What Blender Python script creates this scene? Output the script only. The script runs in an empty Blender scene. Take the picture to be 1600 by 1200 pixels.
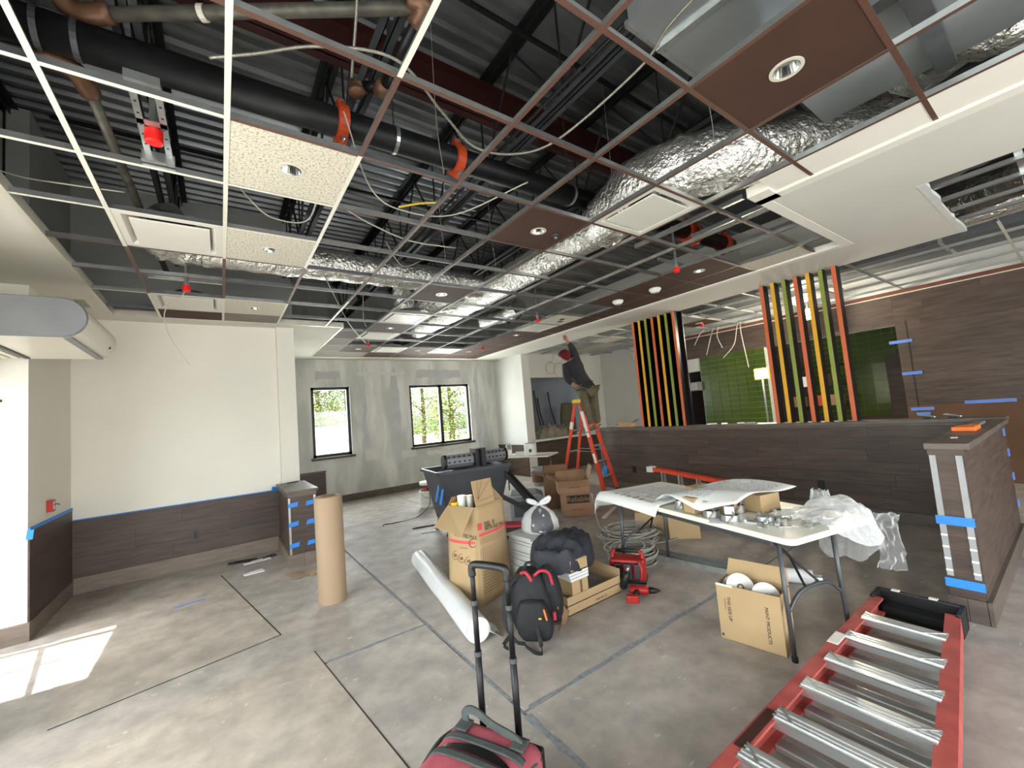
import bpy, bmesh, math, random
from mathutils import Matrix, Vector, Euler, noise as mnoise
R = math.radians
rnd = random.Random(7)
SC = bpy.context.scene
COL = SC.collection

# ---------------------------------------------------------------- camera, sky, sun, exposure
cam_d = bpy.data.cameras.new('camera'); cam = bpy.data.objects.new('camera', cam_d); COL.objects.link(cam)
yaw, pitch, roll = 0.6213, 0.07417, -0.0826
fw = Vector((math.sin(yaw)*math.cos(pitch), math.cos(yaw)*math.cos(pitch), math.sin(pitch)))
rt0 = Vector((math.cos(yaw), -math.sin(yaw), 0)); up0 = rt0.cross(fw)
rt = math.cos(roll)*rt0 + math.sin(roll)*up0
up = -math.sin(roll)*rt0 + math.cos(roll)*up0
cm = Matrix((rt, up, -fw)).transposed().to_4x4(); cm.translation = (0, 0, 1.55)
cam.matrix_world = cm
cam_d.sensor_width = 36; cam_d.lens = 641.4/1600*36; cam_d.clip_start = 0.02; cam_d.clip_end = 200
SC.camera = cam

SC.view_settings.view_transform = 'Standard'; SC.view_settings.look = 'None'
SC.view_settings.gamma = 1; SC.view_settings.use_curve_mapping = False
SC.view_settings.exposure = 0.42
SC.cycles.use_denoising = True
SC.cycles.max_bounces = 10; SC.cycles.diffuse_bounces = 6
SC.cycles.sample_clamp_indirect = 6

W = bpy.data.worlds.new('World'); SC.world = W; W.use_nodes = True
nt = W.node_tree; nt.nodes.clear()
wo = nt.nodes.new('ShaderNodeOutputWorld'); bg = nt.nodes.new('ShaderNodeBackground')
sky = nt.nodes.new('ShaderNodeTexSky'); sky.sky_type = 'NISHITA'; sky.sun_disc = False
sky.sun_elevation = R(62); sky.sun_rotation = R(270); sky.dust_density = 2.5; sky.air_density = 1.0
hs = nt.nodes.new('ShaderNodeHueSaturation'); hs.inputs['Saturation'].default_value = 0.35
nt.links.new(sky.outputs[0], hs.inputs['Color']); nt.links.new(hs.outputs[0], bg.inputs[0])
nt.links.new(bg.outputs[0], wo.inputs[0])
bg.inputs[1].default_value = 0.9

sun_d = bpy.data.lights.new('sun', 'SUN'); sun = bpy.data.objects.new('sun', sun_d); COL.objects.link(sun)
sun_d.energy = 16; sun_d.angle = R(0.55); sun_d.color = (1, .95, .86)
sun.rotation_euler = Vector((0.87, -0.10, -2.1)).to_track_quat('-Z', 'Y').to_euler()
sun.location = (-5, 3, 9)

def window_light(name, loc, direction, sx, sy, e, col=(.985, 1, .985)):
    "daylight through a window opening of the building"
    d = bpy.data.lights.new(name, 'AREA'); d.shape = 'RECTANGLE'; d.size = sx; d.size_y = sy
    d.energy = e; d.color = col
    o = bpy.data.objects.new(name, d); COL.objects.link(o); o.location = loc
    o.rotation_euler = Vector(direction).to_track_quat('-Z', 'Z').to_euler()
    return o
window_light('daylight_storefront', (-1.9, 1.6, 1.35), (1, 0.12, -0.02), 2.4, 5.4, 140)
window_light('daylight_rear', (2.4, -4.0, 1.5), (0.1, 1, -0.02), 7.0, 2.4, 250)
window_light('daylight_far_left', (1.94, 9.62, 1.72), (0, -1, -0.1), .74, 1.4, 45)
window_light('daylight_far_right', (4.52, 9.62, 1.70), (0, -1, -0.1), 1.5, 1.4, 105)

# ---------------------------------------------------------------- materials
def lin(h):
    h = h.lstrip('#'); out = []
    for i in (0, 2, 4):
        c = int(h[i:i+2], 16)/255
        out.append(c/12.92 if c <= .04045 else ((c+.055)/1.055)**2.4)
    return out
MATS = {}
def mat(name, col, rough=.55, metal=0, var=.12, scale=6, stretch=(1, 1, 1), bump=0, bscale=None, spec=.4,
        emit=0, trans=0, alpha=1, col2=None, thr=None, detail=5, objvar=0, coord='Object'):
    if name in MATS: return MATS[name]
    m = bpy.data.materials.new(name); m.use_nodes = True; MATS[name] = m
    n = m.node_tree.nodes; l = m.node_tree.links; b = n['Principled BSDF']
    c = lin(col) if isinstance(col, str) else col
    b.inputs['Roughness'].default_value = rough; b.inputs['Metallic'].default_value = metal
    b.inputs['Specular IOR Level'].default_value = spec
    tc = n.new('ShaderNodeTexCoord'); mp = n.new('ShaderNodeMapping'); mp.inputs['Scale'].default_value = stretch
    if coord == 'World':
        g = n.new('ShaderNodeNewGeometry'); l.new(g.outputs['Position'], mp.inputs[0])
    else: l.new(tc.outputs[coord], mp.inputs[0])
    nz = n.new('ShaderNodeTexNoise'); nz.inputs['Scale'].default_value = scale; nz.inputs['Detail'].default_value = detail
    vec = mp.outputs[0]
    if objvar:
        oi = n.new('ShaderNodeObjectInfo'); ad = n.new('ShaderNodeVectorMath'); ad.operation = 'MULTIPLY_ADD'
        cb = n.new('ShaderNodeCombineXYZ')
        for k in range(3): l.new(oi.outputs['Random'], cb.inputs[k])
        l.new(cb.outputs[0], ad.inputs[0]); ad.inputs[1].default_value = (37, 53, 71); l.new(vec, ad.inputs[2]); vec = ad.outputs[0]
    l.new(vec, nz.inputs['Vector'])
    rp = n.new('ShaderNodeValToRGB'); l.new(nz.outputs['Fac'], rp.inputs[0])
    e = rp.color_ramp.elements
    e[0].position, e[1].position = thr or (.3, .7)
    if col2: c2 = lin(col2); e[0].color = (*c, 1); e[1].color = (*c2, 1)
    else:
        e[0].color = (*[max(0, x*(1-var)) for x in c], 1); e[1].color = (*[min(1, x*(1+var)) for x in c], 1)
    cout = rp.outputs[0]
    if objvar:
        hv = n.new('ShaderNodeHueSaturation'); mr = n.new('ShaderNodeMapRange')
        mr.inputs['To Min'].default_value = 1-objvar; mr.inputs['To Max'].default_value = 1+objvar
        l.new(oi.outputs['Random'], mr.inputs[0]); l.new(mr.outputs[0], hv.inputs['Value']); l.new(cout, hv.inputs['Color']); cout = hv.outputs[0]
    l.new(cout, b.inputs['Base Color'])
    if bump:
        nb = n.new('ShaderNodeTexNoise'); nb.inputs['Scale'].default_value = bscale or scale*4; nb.inputs['Detail'].default_value = 4
        l.new(vec, nb.inputs['Vector'])
        bp = n.new('ShaderNodeBump'); bp.inputs['Strength'].default_value = bump; bp.inputs['Distance'].default_value = .03 if name.startswith('foil') else .01
        l.new(nb.outputs['Fac'], bp.inputs['Height']); l.new(bp.outputs[0], b.inputs['Normal'])
    if emit:
        l.new(cout, b.inputs['Emission Color']); b.inputs['Emission Strength'].default_value = emit
    if trans: b.inputs['Transmission Weight'].default_value = trans
    if alpha < 1: b.inputs['Alpha'].default_value = alpha
    return m

def concrete(name, base, patch, spot):
    m = bpy.data.materials.new(name); m.use_nodes = True; MATS[name] = m
    n = m.node_tree.nodes; l = m.node_tree.links; b = n['Principled BSDF']
    g = n.new('ShaderNodeNewGeometry')
    def noise(s, d, st=(1, 1, 1)):
        mp = n.new('ShaderNodeMapping'); mp.inputs['Scale'].default_value = st; l.new(g.outputs['Position'], mp.inputs[0])
        x = n.new('ShaderNodeTexNoise'); x.inputs['Scale'].default_value = s; x.inputs['Detail'].default_value = d
        x.inputs['Roughness'].default_value = .62; l.new(mp.outputs[0], x.inputs['Vector']); return x.outputs['Fac']
    def ramp(f, p0, p1, c0=(0, 0, 0, 1), c1=(1, 1, 1, 1)):
        r = n.new('ShaderNodeValToRGB'); r.color_ramp.elements[0].position = p0; r.color_ramp.elements[1].position = p1
        r.color_ramp.elements[0].color = c0; r.color_ramp.elements[1].color = c1; l.new(f, r.inputs[0]); return r.outputs[0]
    def mix(f, a, c):
        x = n.new('ShaderNodeMix'); x.data_type = 'RGBA'
        l.new(f, x.inputs[0])
        for sck, v in ((6, a), (7, c)):
            if isinstance(v, tuple): x.inputs[sck].default_value = v
            else: l.new(v, x.inputs[sck])
        return x.outputs[2]
    c1 = mix(ramp(noise(1.1, 8), .32, .68), (*lin(base), 1), (*lin(patch), 1))
    dk = ramp(noise(5, 9), .25, .75, (.62, .62, .63, 1), (1.18, 1.16, 1.14, 1))
    mu = n.new('ShaderNodeMix'); mu.data_type = 'RGBA'; mu.blend_type = 'MULTIPLY'; mu.inputs[0].default_value = 1
    l.new(c1, mu.inputs[6]); l.new(dk, mu.inputs[7])
    c2 = mix(ramp(noise(9, 6, (1, 1.6, 1)), .645, .70), mu.outputs[2], (*lin(spot), 1))
    c3 = mix(ramp(noise(60, 2), .76, .78), c2, (*lin('#e4e2da'), 1))
    c4 = mix(ramp(noise(33, 3, (1, 2, 1)), .745, .77), c3, (*lin('#3c3a38'), 1))
    l.new(c4, b.inputs['Base Color'])
    ro = n.new('ShaderNodeMapRange'); ro.inputs['To Min'].default_value = .42; ro.inputs['To Max'].default_value = .8
    l.new(noise(3, 5), ro.inputs[0]); l.new(ro.outputs[0], b.inputs['Roughness'])
    bp = n.new('ShaderNodeBump'); bp.inputs['Strength'].default_value = .18; bp.inputs['Distance'].default_value = .004
    l.new(noise(45, 6), bp.inputs['Height']); l.new(bp.outputs[0], b.inputs['Normal'])
    return m

concrete('concrete', '#99928b', '#b2aba3', '#c3bdb5')
concrete('hardboard', '#a0978c', '#b0a79b', '#beb6aa')
mat('joint', '#808487', .8, var=.25, scale=30)
mat('joint_dark', '#2c2a28', .9)
mat('drywall', '#dfdcd2', .85, var=.025, scale=2, spec=.2, coord='World')
mat('drywall_ceiling', '#cfcdc4', .9, var=.04, scale=1.3, spec=.2, coord='World')
mat('mudded', '#b3b5b1', .9, col2='#d2d2cc', scale=1.6, thr=(.4, .6), stretch=(1.6, 1.6, .45), detail=3, spec=.2, coord='World')
mat('mud_band', '#c6c6c0', .9, var=.05, scale=5, spec=.2)
mat('mud_dark', '#b2b4b4', .9, var=.08, scale=4, spec=.2)
mat('grey_board', '#a9aba7', .9, var=.06, scale=2, spec=.2)
mat('grey_wall', '#c9c9c4', .9, var=.04, scale=2, spec=.2)
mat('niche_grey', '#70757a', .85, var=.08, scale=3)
mat('wood', '#4a3d36', .5, var=.34, scale=3.2, stretch=(1, 1, 9), bump=.15, bscale=9, objvar=.16, detail=8, coord='World')
mat('wood_dark', '#493c34', .45, var=.35, scale=3, stretch=(1, 1, 9), bump=.12, bscale=9, objvar=.16, detail=8, coord='World')
mat('wood_cap', '#5d544d', .42, var=.25, scale=5, stretch=(1, 1, 6), bump=.1, detail=7, coord='World')
mat('base_wood', '#75695f', .55, var=.2, scale=4, stretch=(1, 1, 7), detail=7, objvar=.08, coord='World')
mat('tape', '#2f84dd', .5, var=.06)
mat('tape_dim', '#5c7fc8', .55, var=.06)
mat('tee_brown', '#593f34', .5, var=.08)
mat('tee_white', '#d8d5c8', .45, var=.03)
mat('galv', '#b9bdbc', .3, metal=.85, var=.12, scale=14, bump=.03)
mat('galv_dark', '#6c7073', .42, metal=.7, var=.15, scale=9)
mat('sheet_metal', '#a9afb2', .36, metal=.75, var=.1, scale=3)
mat('deck', '#85888a', .4, metal=.8, var=.35, scale=2.2, stretch=(.5, 2, 1), coord='World')
mat('black_steel', '#141415', .5, var=.3, scale=8)
mat('grey_steel', '#3a3c40', .5, metal=.2, var=.15, scale=5)
mat('black_pipe', '#17181a', .45, metal=.3, var=.4, scale=9, bump=.06)
mat('old_pipe', '#5a5750', .5, metal=.4, var=.4, scale=11, bump=.06)
mat('red_steel', '#31110c', .6, var=.2)
mat('orange_iron', '#b5431f', .5, var=.15)
mat('brown_fitting', '#664a38', .45, metal=.4, var=.25, scale=14)
mat('dull_orange', '#643a2d', .7, var=.2)
mat('red_cap', '#e01f1c', .4, var=.06)
mat('red_box', '#b3302c', .45, var=.06)
mat('tile_white', '#cfcaba', .9, col2='#9c9684', scale=75, thr=(.5, .66), detail=3, bump=.5, bscale=75, spec=.2)
mat('tile_brown', '#412a20', .75, var=.1, scale=3, bump=.08, bscale=60)
mat('tile_grey', '#7f7a70', .9, var=.12, scale=4)
mat('diffuser', '#cfcdc4', .45, var=.02)
mat('white_plastic', '#e6e6e0', .35, var=.03)
mat('light_trim', '#c8c4b6', .3, var=.03)
mat('chrome', '#c9cbc9', .15, metal=1, var=.05)
mat('can_dark', '#6a6966', .3, metal=.9, var=.2)
mat('foil', '#ecebe6', .24, metal=.92, var=.05, scale=6, bump=1.0, bscale=26)
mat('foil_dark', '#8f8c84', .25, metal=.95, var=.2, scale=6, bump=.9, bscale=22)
mat('conduit', '#86837a', .4, metal=.5, var=.2, scale=60, stretch=(1, 1, 1))
mat('wire_white', '#b5b1a6', .45, var=.1)
mat('wire_grey', '#a5a39b', .5, metal=.3, var=.2)
mat('wire_yellow', '#c9b23a', .45, var=.1)
mat('black_plastic', '#161617', .45, var=.2, scale=9)
mat('dark_grey_plastic', '#3c3e42', .5, var=.12, scale=5)
mat('mid_grey_plastic', '#75777a', .45, var=.08)
mat('kraft', '#99836a', .75, var=.05, scale=3, stretch=(1, 1, .4))
mat('kraft_dark', '#7c6247', .85, var=.1)
mat('card', '#a68d69', .8, var=.07, scale=3, bump=.05, bscale=18)
mat('card_in', '#8a6f50', .85, var=.08, scale=4)
mat('card_brown', '#8c6b52', .8, var=.08, scale=4)
mat('card_brown_in', '#6f533e', .85, var=.08)
mat('ink', '#2d2622', .8, var=.05)
mat('ink_brown', '#6a5238', .8, var=.05)
mat('ink_red', '#c94a4c', .7, var=.05)
mat('paper', '#e3e4e2', .7, var=.03, bump=.05, bscale=20)
mat('paper_print', '#d4d7d8', .7, col2='#84888c', scale=42, thr=(.56, .64), detail=4, stretch=(1, 3, 1))
mat('orange_fibre', '#d2452a', .45, var=.1, scale=10)
mat('red_fibre', '#a24a44', .6, var=.25, scale=9, detail=7)
mat('yellow_plastic', '#d8b325', .45, var=.08)
mat('aluminium', '#cdd0cf', .3, metal=.85, var=.05, scale=3)
mat('label_white', '#dcd8d2', .5, var=.1, scale=40)
mat('table_white', '#dedcd0', .4, var=.05, scale=5)
mat('leg_grey', '#4b4d50', .4, metal=.4, var=.1)
mat('slat_orange', '#c9663e', .5, var=.05)
mat('slat_yellow', '#d9a22c', .5, var=.05)
mat('slat_green', '#86903f', .5, var=.05)
mat('slat_black', '#0c0b0b', .35, var=.1)
mat('slat_orange_far', '#c8563a', .5, var=.05)
mat('green_tile', '#41521e', .18, var=.1, scale=4, objvar=.1, coord='World')
mat('grout', '#8f9b6c', .8)
mat('sheen_tile', '#75805f', .2, var=.15, scale=6, objvar=.15)  # green tile with the reflected light put into its colour
mat('glow', '#fff0d0', .5, emit=60, var=0)
mat('window_black', '#181a1b', .45, var=.1)
mat('fence_white', '#b9bab8', .6, var=.03)
mat('leaf', '#456b2c', .6, var=.3, scale=5, objvar=.2)
mat('leaf_yellow', '#85882f', .6, var=.3, scale=5, objvar=.2)
mat('bark', '#5a4a3c', .9, var=.2)
mat('gravel', '#b5b2a9', .9, var=.1, scale=20)
mat('asphalt', '#8f8e8a', .9, var=.1, scale=8)
mat('skin', '#9a6d55', .6, var=.05)
mat('beanie', '#560f19', .85, var=.1, scale=40, bump=.3, bscale=70)
mat('sweater', '#2c2b30', .9, var=.12, scale=20, bump=.2, bscale=50)
mat('trousers', '#56513f', .9, var=.15, scale=12, bump=.15, bscale=40)
mat('shoe', '#6d5f4e', .8, var=.15)
mat('nylon_black', '#17181b', .75, var=.35, scale=14, bump=.35, bscale=30)
mat('nylon_red', '#a3293a', .6, var=.12, scale=14)
mat('bag_red', '#994853', .75, var=.2, scale=9, bump=.2, bscale=50)
mat('bag_grey', '#3d4341', .75, var=.2, scale=20, bump=.2, bscale=90)
mat('jacket', '#2b2d34', .7, var=.2, scale=8, bump=.5, bscale=14)
mat('bag_white', '#cbcccc', .4, var=.04, bump=.5, bscale=9)
mat('bag_dark', '#55555a', .5, var=.08)
mat('tool_red', '#a31f1c', .4, var=.12)
mat('cloth', '#7f786a', .9, var=.3, scale=8, bump=.4, bscale=22)
mat('brown_paint', '#5a402c', .8, var=.12, scale=3)
mat('bucket_grey', '#9a9c9d', .45, var=.1)
mat('foam', '#cfd1cf', .85, var=.05)
mat('orange_bright', '#e8742c', .5, var=.05)
mat('trowel_dust', '#c9c7c0', .9, var=.1)

def plastic_film():
    m = bpy.data.materials.new('film'); m.use_nodes = True; MATS['film'] = m
    n = m.node_tree.nodes; l = m.node_tree.links; b = n['Principled BSDF']; out = n['Material Output']
    b.inputs['Base Color'].default_value = (.82, .84, .85, 1); b.inputs['Roughness'].default_value = .18
    tr = n.new('ShaderNodeBsdfTransparent'); mx = n.new('ShaderNodeMixShader'); fr = n.new('ShaderNodeLayerWeight'); fr.inputs[0].default_value = .55
    mr = n.new('ShaderNodeMapRange'); mr.inputs['To Min'].default_value = .12; mr.inputs['To Max'].default_value = .8
    l.new(fr.outputs['Facing'], mr.inputs[0]); l.new(mr.outputs[0], mx.inputs[0])
    l.new(tr.outputs[0], mx.inputs[1]); l.new(b.outputs[0], mx.inputs[2]); l.new(mx.outputs[0], out.inputs[0])
    nb = n.new('ShaderNodeTexNoise'); nb.inputs['Scale'].default_value = 16; nb.inputs['Detail'].default_value = 4
    bp = n.new('ShaderNodeBump'); bp.inputs['Strength'].default_value = .7; bp.inputs['Distance'].default_value = .02
    l.new(nb.outputs['Fac'], bp.inputs['Height']); l.new(bp.outputs[0], b.inputs['Normal'])
plastic_film()
def glass():
    m = bpy.data.materials.new('glass'); m.use_nodes = True; MATS['glass'] = m
    n = m.node_tree.nodes; l = m.node_tree.links; out = n['Material Output']; n.remove(n['Principled BSDF'])
    tr = n.new('ShaderNodeBsdfTransparent'); gl = n.new('ShaderNodeBsdfGlossy'); gl.inputs['Roughness'].default_value = .02
    mx = n.new('ShaderNodeMixShader'); mx.inputs[0].default_value = .05
    tr.inputs[0].default_value = (.95, .97, .96, 1)
    l.new(tr.outputs[0], mx.inputs[1]); l.new(gl.outputs[0], mx.inputs[2]); l.new(mx.outputs[0], out.inputs[0])
glass()

# ---------------------------------------------------------------- mesh helpers
def root_of(o):
    while o.parent: o = o.parent
    return o
class MB:
    def __init__(s, T=None): s.v = []; s.f = []; s.m = []; s.mi = 0; s.T = T or Matrix()
    def add(s, vs, fs):
        n = len(s.v); s.v += [s.T @ Vector(p) for p in vs]
        s.f += [tuple(i+n for i in f) for f in fs]; s.m += [s.mi]*len(fs); return s
    def box(s, a, b):
        x0, y0, z0 = a; x1, y1, z1 = b
        if x0 > x1: x0, x1 = x1, x0
        if y0 > y1: y0, y1 = y1, y0
        if z0 > z1: z0, z1 = z1, z0
        return s.add([(x0, y0, z0), (x1, y0, z0), (x1, y1, z0), (x0, y1, z0), (x0, y0, z1), (x1, y0, z1), (x1, y1, z1), (x0, y1, z1)],
                     [(3, 2, 1, 0), (4, 5, 6, 7), (0, 1, 5, 4), (1, 2, 6, 5), (2, 3, 7, 6), (3, 0, 4, 7)])
    def obox(s, c, size, rot=(0, 0, 0)):
        M = Matrix.Translation(c) @ Euler(rot).to_matrix().to_4x4(); h = [d/2 for d in size]
        T = s.T; s.T = T @ M; s.box((-h[0], -h[1], -h[2]), h); s.T = T; return s
    def bar(s, p, q, w, h, upv=(0, 0, 1)):
        p = Vector(p); q = Vector(q); d = (q-p).normalized(); u = Vector(upv)
        if abs(d.dot(u)) > .98: u = Vector((1, 0, 0))
        x = d.cross(u).normalized()*(w/2); y = x.cross(d).normalized()*(h/2)
        vs = [p-x-y, p+x-y, p+x+y, p-x+y, q-x-y, q+x-y, q+x+y, q-x+y]
        return s.add(vs, [(0, 1, 2, 3), (7, 6, 5, 4), (4, 5, 1, 0), (5, 6, 2, 1), (6, 7, 3, 2), (7, 4, 0, 3)])
    def tube(s, pts, r, n=8, cap=True):
        pts = [Vector(p) for p in pts]; rs = r if isinstance(r, (list, tuple)) else [r]*len(pts)
        prev = None; vs = []; fs = []
        for i, p in enumerate(pts):
            d = (pts[min(i+1, len(pts)-1)]-pts[max(i-1, 0)])
            d = d.normalized() if d.length > 1e-9 else Vector((0, 0, 1))
            if prev is None:
                u = Vector((0, 0, 1)) if abs(d.z) < .9 else Vector((1, 0, 0)); x = d.cross(u).normalized()
            else:
                x = (prev-d*prev.dot(d))
                x = x.normalized() if x.length > 1e-6 else d.orthogonal().normalized()
            prev = x; y = d.cross(x)
            for k in range(n):
                a = 2*math.pi*k/n; vs.append(p+(x*math.cos(a)+y*math.sin(a))*rs[i])
        for i in range(len(pts)-1):
            for k in range(n):
                k2 = (k+1) % n; fs.append((i*n+k, i*n+k2, (i+1)*n+k2, (i+1)*n+k))
        if cap: fs.append(tuple(range(n-1, -1, -1))); fs.append(tuple((len(pts)-1)*n+k for k in range(n)))
        return s.add(vs, fs)
    def lathe(s, prof, n=20, c=(0, 0, 0), M=None, cap=True):
        T = s.T; s.T = T @ Matrix.Translation(c) @ (M or Matrix())
        vs = []; fs = []
        for r, z in prof:
            for k in range(n):
                a = 2*math.pi*k/n; vs.append((r*math.cos(a), r*math.sin(a), z))
        for i in range(len(prof)-1):
            for k in range(n):
                k2 = (k+1) % n; fs.append((i*n+k, i*n+k2, (i+1)*n+k2, (i+1)*n+k))
        if cap: fs.append(tuple(range(n-1, -1, -1))); fs.append(tuple((len(prof)-1)*n+k for k in range(n)))
        s.add(vs, fs); s.T = T; return s
    def prism(s, poly, z0, z1):
        n = len(poly)
        vs = [(*p[:2], z0) for p in poly]+[(*p[:2], z1) for p in poly]
        fs = [tuple(range(n-1, -1, -1)), tuple(range(n, 2*n))]+[(i, (i+1) % n, n+(i+1) % n, n+i) for i in range(n)]
        return s.add(vs, fs)
    def quad(s, a, b, c, d): return s.add([a, b, c, d], [(0, 1, 2, 3)])
    def sheet(s, nu, nv, fn):
        vs = [fn(i/nu, j/nv) for j in range(nv+1) for i in range(nu+1)]
        fs = [(j*(nu+1)+i, j*(nu+1)+i+1, (j+1)*(nu+1)+i+1, (j+1)*(nu+1)+i) for j in range(nv) for i in range(nu)]
        return s.add(vs, fs)
    def build(s, name, mats, parent=None, smooth=False, bevel=0, thick=0, sub=0, seg=2):
        me = bpy.data.meshes.new(name)
        if parent is not None: off = root_of(parent).location.copy()
        else:
            xs = [p.x for p in s.v]; ys = [p.y for p in s.v]; zs = [p.z for p in s.v]
            off = Vector(((min(xs)+max(xs))/2, (min(ys)+max(ys))/2, min(zs)))
        me.from_pydata([tuple(p-off) for p in s.v], [], s.f)
        for mm in (mats if isinstance(mats, (list, tuple)) else [mats]): me.materials.append(MATS[mm])
        me.polygons.foreach_set('material_index', s.m)
        if smooth: me.polygons.foreach_set('use_smooth', [True]*len(me.polygons))
        me.update()
        o = bpy.data.objects.new(name, me); COL.objects.link(o)
        if parent is not None: o.parent = parent
        else: o.location = off
        if thick: q = o.modifiers.new('t', 'SOLIDIFY'); q.thickness = thick; q.offset = 0
        if sub: q = o.modifiers.new('s', 'SUBSURF'); q.levels = sub; q.render_levels = sub
        if bevel:
            q = o.modifiers.new('b', 'BEVEL'); q.width = bevel; q.segments = seg; q.limit_method = 'ANGLE'; q.angle_limit = R(40)
        if smooth and bevel: me.polygons.foreach_set('use_smooth', [True]*len(me.polygons))
        return o

def tag(o, label, cat, group=None):
    o['label'] = label; o['category'] = cat
    if group: o['group'] = group
    return o
def struct(o): o['kind'] = 'structure'; return o
def thing(name, label, cat, loc, group=None):
    o = bpy.data.objects.new(name, None); COL.objects.link(o); o.location = loc; o.empty_display_size = .1
    return tag(o, label, cat, group)
def part(src, parent, loc=None):
    "copy of a part (shared mesh) under the same thing"
    c = src.copy(); COL.objects.link(c); c.parent = parent
    if loc is not None: c.location = loc
    return c
def dup(root, loc, label, rotz=None):
    r = root.copy(); COL.objects.link(r); r.location = loc; r['label'] = label
    if rotz is not None: r.rotation_euler.z = rotz
    for ch in list(root.children):
        c = ch.copy(); COL.objects.link(c); c.parent = r
        for g in ch.children:
            d = g.copy(); COL.objects.link(d); d.parent = c
    return r
def text(name, body, size, M, m, parent, align='CENTER', ext=.0006, sx=1):
    cu = bpy.data.curves.new(name, 'FONT'); cu.body = body; cu.size = size; cu.align_x = align; cu.align_y = 'CENTER'; cu.extrude = ext
    tmp = bpy.data.objects.new(name, cu); COL.objects.link(tmp)
    dg = bpy.context.evaluated_depsgraph_get(); me = bpy.data.meshes.new_from_object(tmp.evaluated_get(dg))
    bpy.data.objects.remove(tmp); bpy.data.curves.remove(cu)
    off = root_of(parent).location
    me.transform(Matrix.Translation(-off) @ M @ Matrix.Diagonal((sx, 1, 1, 1)))
    me.materials.clear(); me.materials.append(MATS[m]); me.name = name
    o = bpy.data.objects.new(name, me); COL.objects.link(o); o.parent = parent; return o
def frame(origin, xdir, ydir):
    x = Vector(xdir).normalized(); y = Vector(ydir); y = (y-x*y.dot(x)).normalized(); z = x.cross(y)
    M = Matrix((x, y, z)).transposed().to_4x4(); M.translation = origin; return M
def curve_pts(ctrl, n=10):
    "Catmull-Rom through control points"
    P = [Vector(c) for c in ctrl]; P = [2*P[0]-P[1]]+P+[2*P[-1]-P[-2]]; out = []
    for i in range(1, len(P)-2):
        for k in range(n):
            t = k/n; a, b, c, d = P[i-1:i+3]
            out.append(.5*((2*b)+(c-a)*t+(2*a-5*b+4*c-d)*t*t+(3*b-a-3*c+d)*t**3))
    out.append(P[-2]); return out
def gx(i): return .06+.611*i
def gy(j): return .352+.6175*j
# ---------------------------------------------------------------- floor
flo = struct(MB().box((-4, -5, -.2), (12.5, 9.6, -.006)).build('floor', 'joint'))
JX = [-3.4, 1.255, 5.6, 9.1]; JY = [-4.6, 1.89, 3.15, 6.95, 9.6]
def slab(x0, y0, x1, y1):
    MB().box((x0, y0, -.006), (x1, y1, 0)).build('floor_slab', 'concrete', flo)
g = .012
slab(-3.6, -4.9, 1.255-g, 3.15-g); slab(-3.6, 3.15+g, 1.255-g, 6.98-.004); slab(-3.6, 6.98+.004, 3.05, 9.5)
slab(1.255+g, -4.9, 12, 1.89-g); slab(1.255+g, 1.89+g, 6.4, 6.98-.004); slab(3.05+.01, 6.98+.004, 12, 9.5); slab(6.4+.01, 1.89+g, 12, 6.98-.004)
# worn filler smeared beside the saw cuts
for a, b, w in [((1.255, 2.0), (1.255, 4.6), .035), ((1.30, 1.89), (3.2, 1.89), .05), ((.55, 3.15), (1.2, 3.15), .04), ((1.255, .9), (1.255, 1.86), .045)]:
    m = MB(); n_ = 14
    A = Vector((*a, .0006)); B = Vector((*b, .0006)); d = (B-A).normalized(); nx = Vector((-d.y, d.x, 0))
    L = []; Rr = []
    for k in range(n_+1):
        p = A.lerp(B, k/n_); L.append(p+nx*w*rnd.uniform(.15, .6)); Rr.append(p-nx*w*rnd.uniform(.15, .6))
    m.add(L+Rr, [(k, n_+1+k, n_+2+k, k+1) for k in range(n_)])
    m.build('joint_filler', 'joint', flo)
hb = thing('floor_protection', 'thin brown hardboard sheet lying on the floor below the left wainscot', 'hardboard', (.3, 3.8, 0))
MB().prism([(.335, 3.829), (-.04, 5.92), (-1.25, 5.75), (-.833, 3.592)], .0005, .004).build('sheet', 'hardboard', hb)
MB().prism([(.345, 3.832), (-.03, 5.93), (-.038, 5.93), (.335, 3.822), (-.833, 3.585), (-.833, 3.578), (.345, 3.815)], .0004, .0025).build('edge_shade_strip', 'joint_dark', hb)  # dark strip standing in for the shade along the sheet edge
hb2 = thing('floor_protection', 'thin hardboard sheet on the open floor in front of the brown paper roll', 'hardboard', (.4, 2.5, 0))
MB().prism([(.498, 3.366), (.69, 1.6), (-.72, 1.45), (-.9, 3.2)], .0005, .004).build('sheet', 'hardboard', hb2)
MB().prism([(.505, 3.37), (.698, 1.6), (.690, 1.6), (.498, 3.366)], .0004, .0025).build('edge_shade_strip', 'joint_dark', hb2)  # shade beside the second sheet, drawn as a dark strip

# ---------------------------------------------------------------- planks helper
def planks(parent, origin, xdir, ndir, length, z0, z1, ch, lens, m, th=.012, gap=.0016, seed=1, name='plank'):
    r_ = random.Random(seed); x = Vector(xdir); nn = Vector(ndir); o0 = Vector(origin)
    rows = max(1, round((z1-z0)/ch)); h = (z1-z0)/rows
    for r in range(rows):
        u = 0; first = True
        while u < length-1e-3:
            L = r_.choice(lens)*(r_.uniform(.3, 1) if first else 1); first = False
            if length-u-L < .25: L = length-u
            a = o0+x*(u+gap/2)+Vector((0, 0, z0+r*h+gap/2)); b = o0+x*(u+L-gap/2)+nn*(th+r_.uniform(-.001, .001))+Vector((0, 0, z0+(r+1)*h-gap/2))
            MB().box(a, b).build(name, m, parent); u += L

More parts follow.
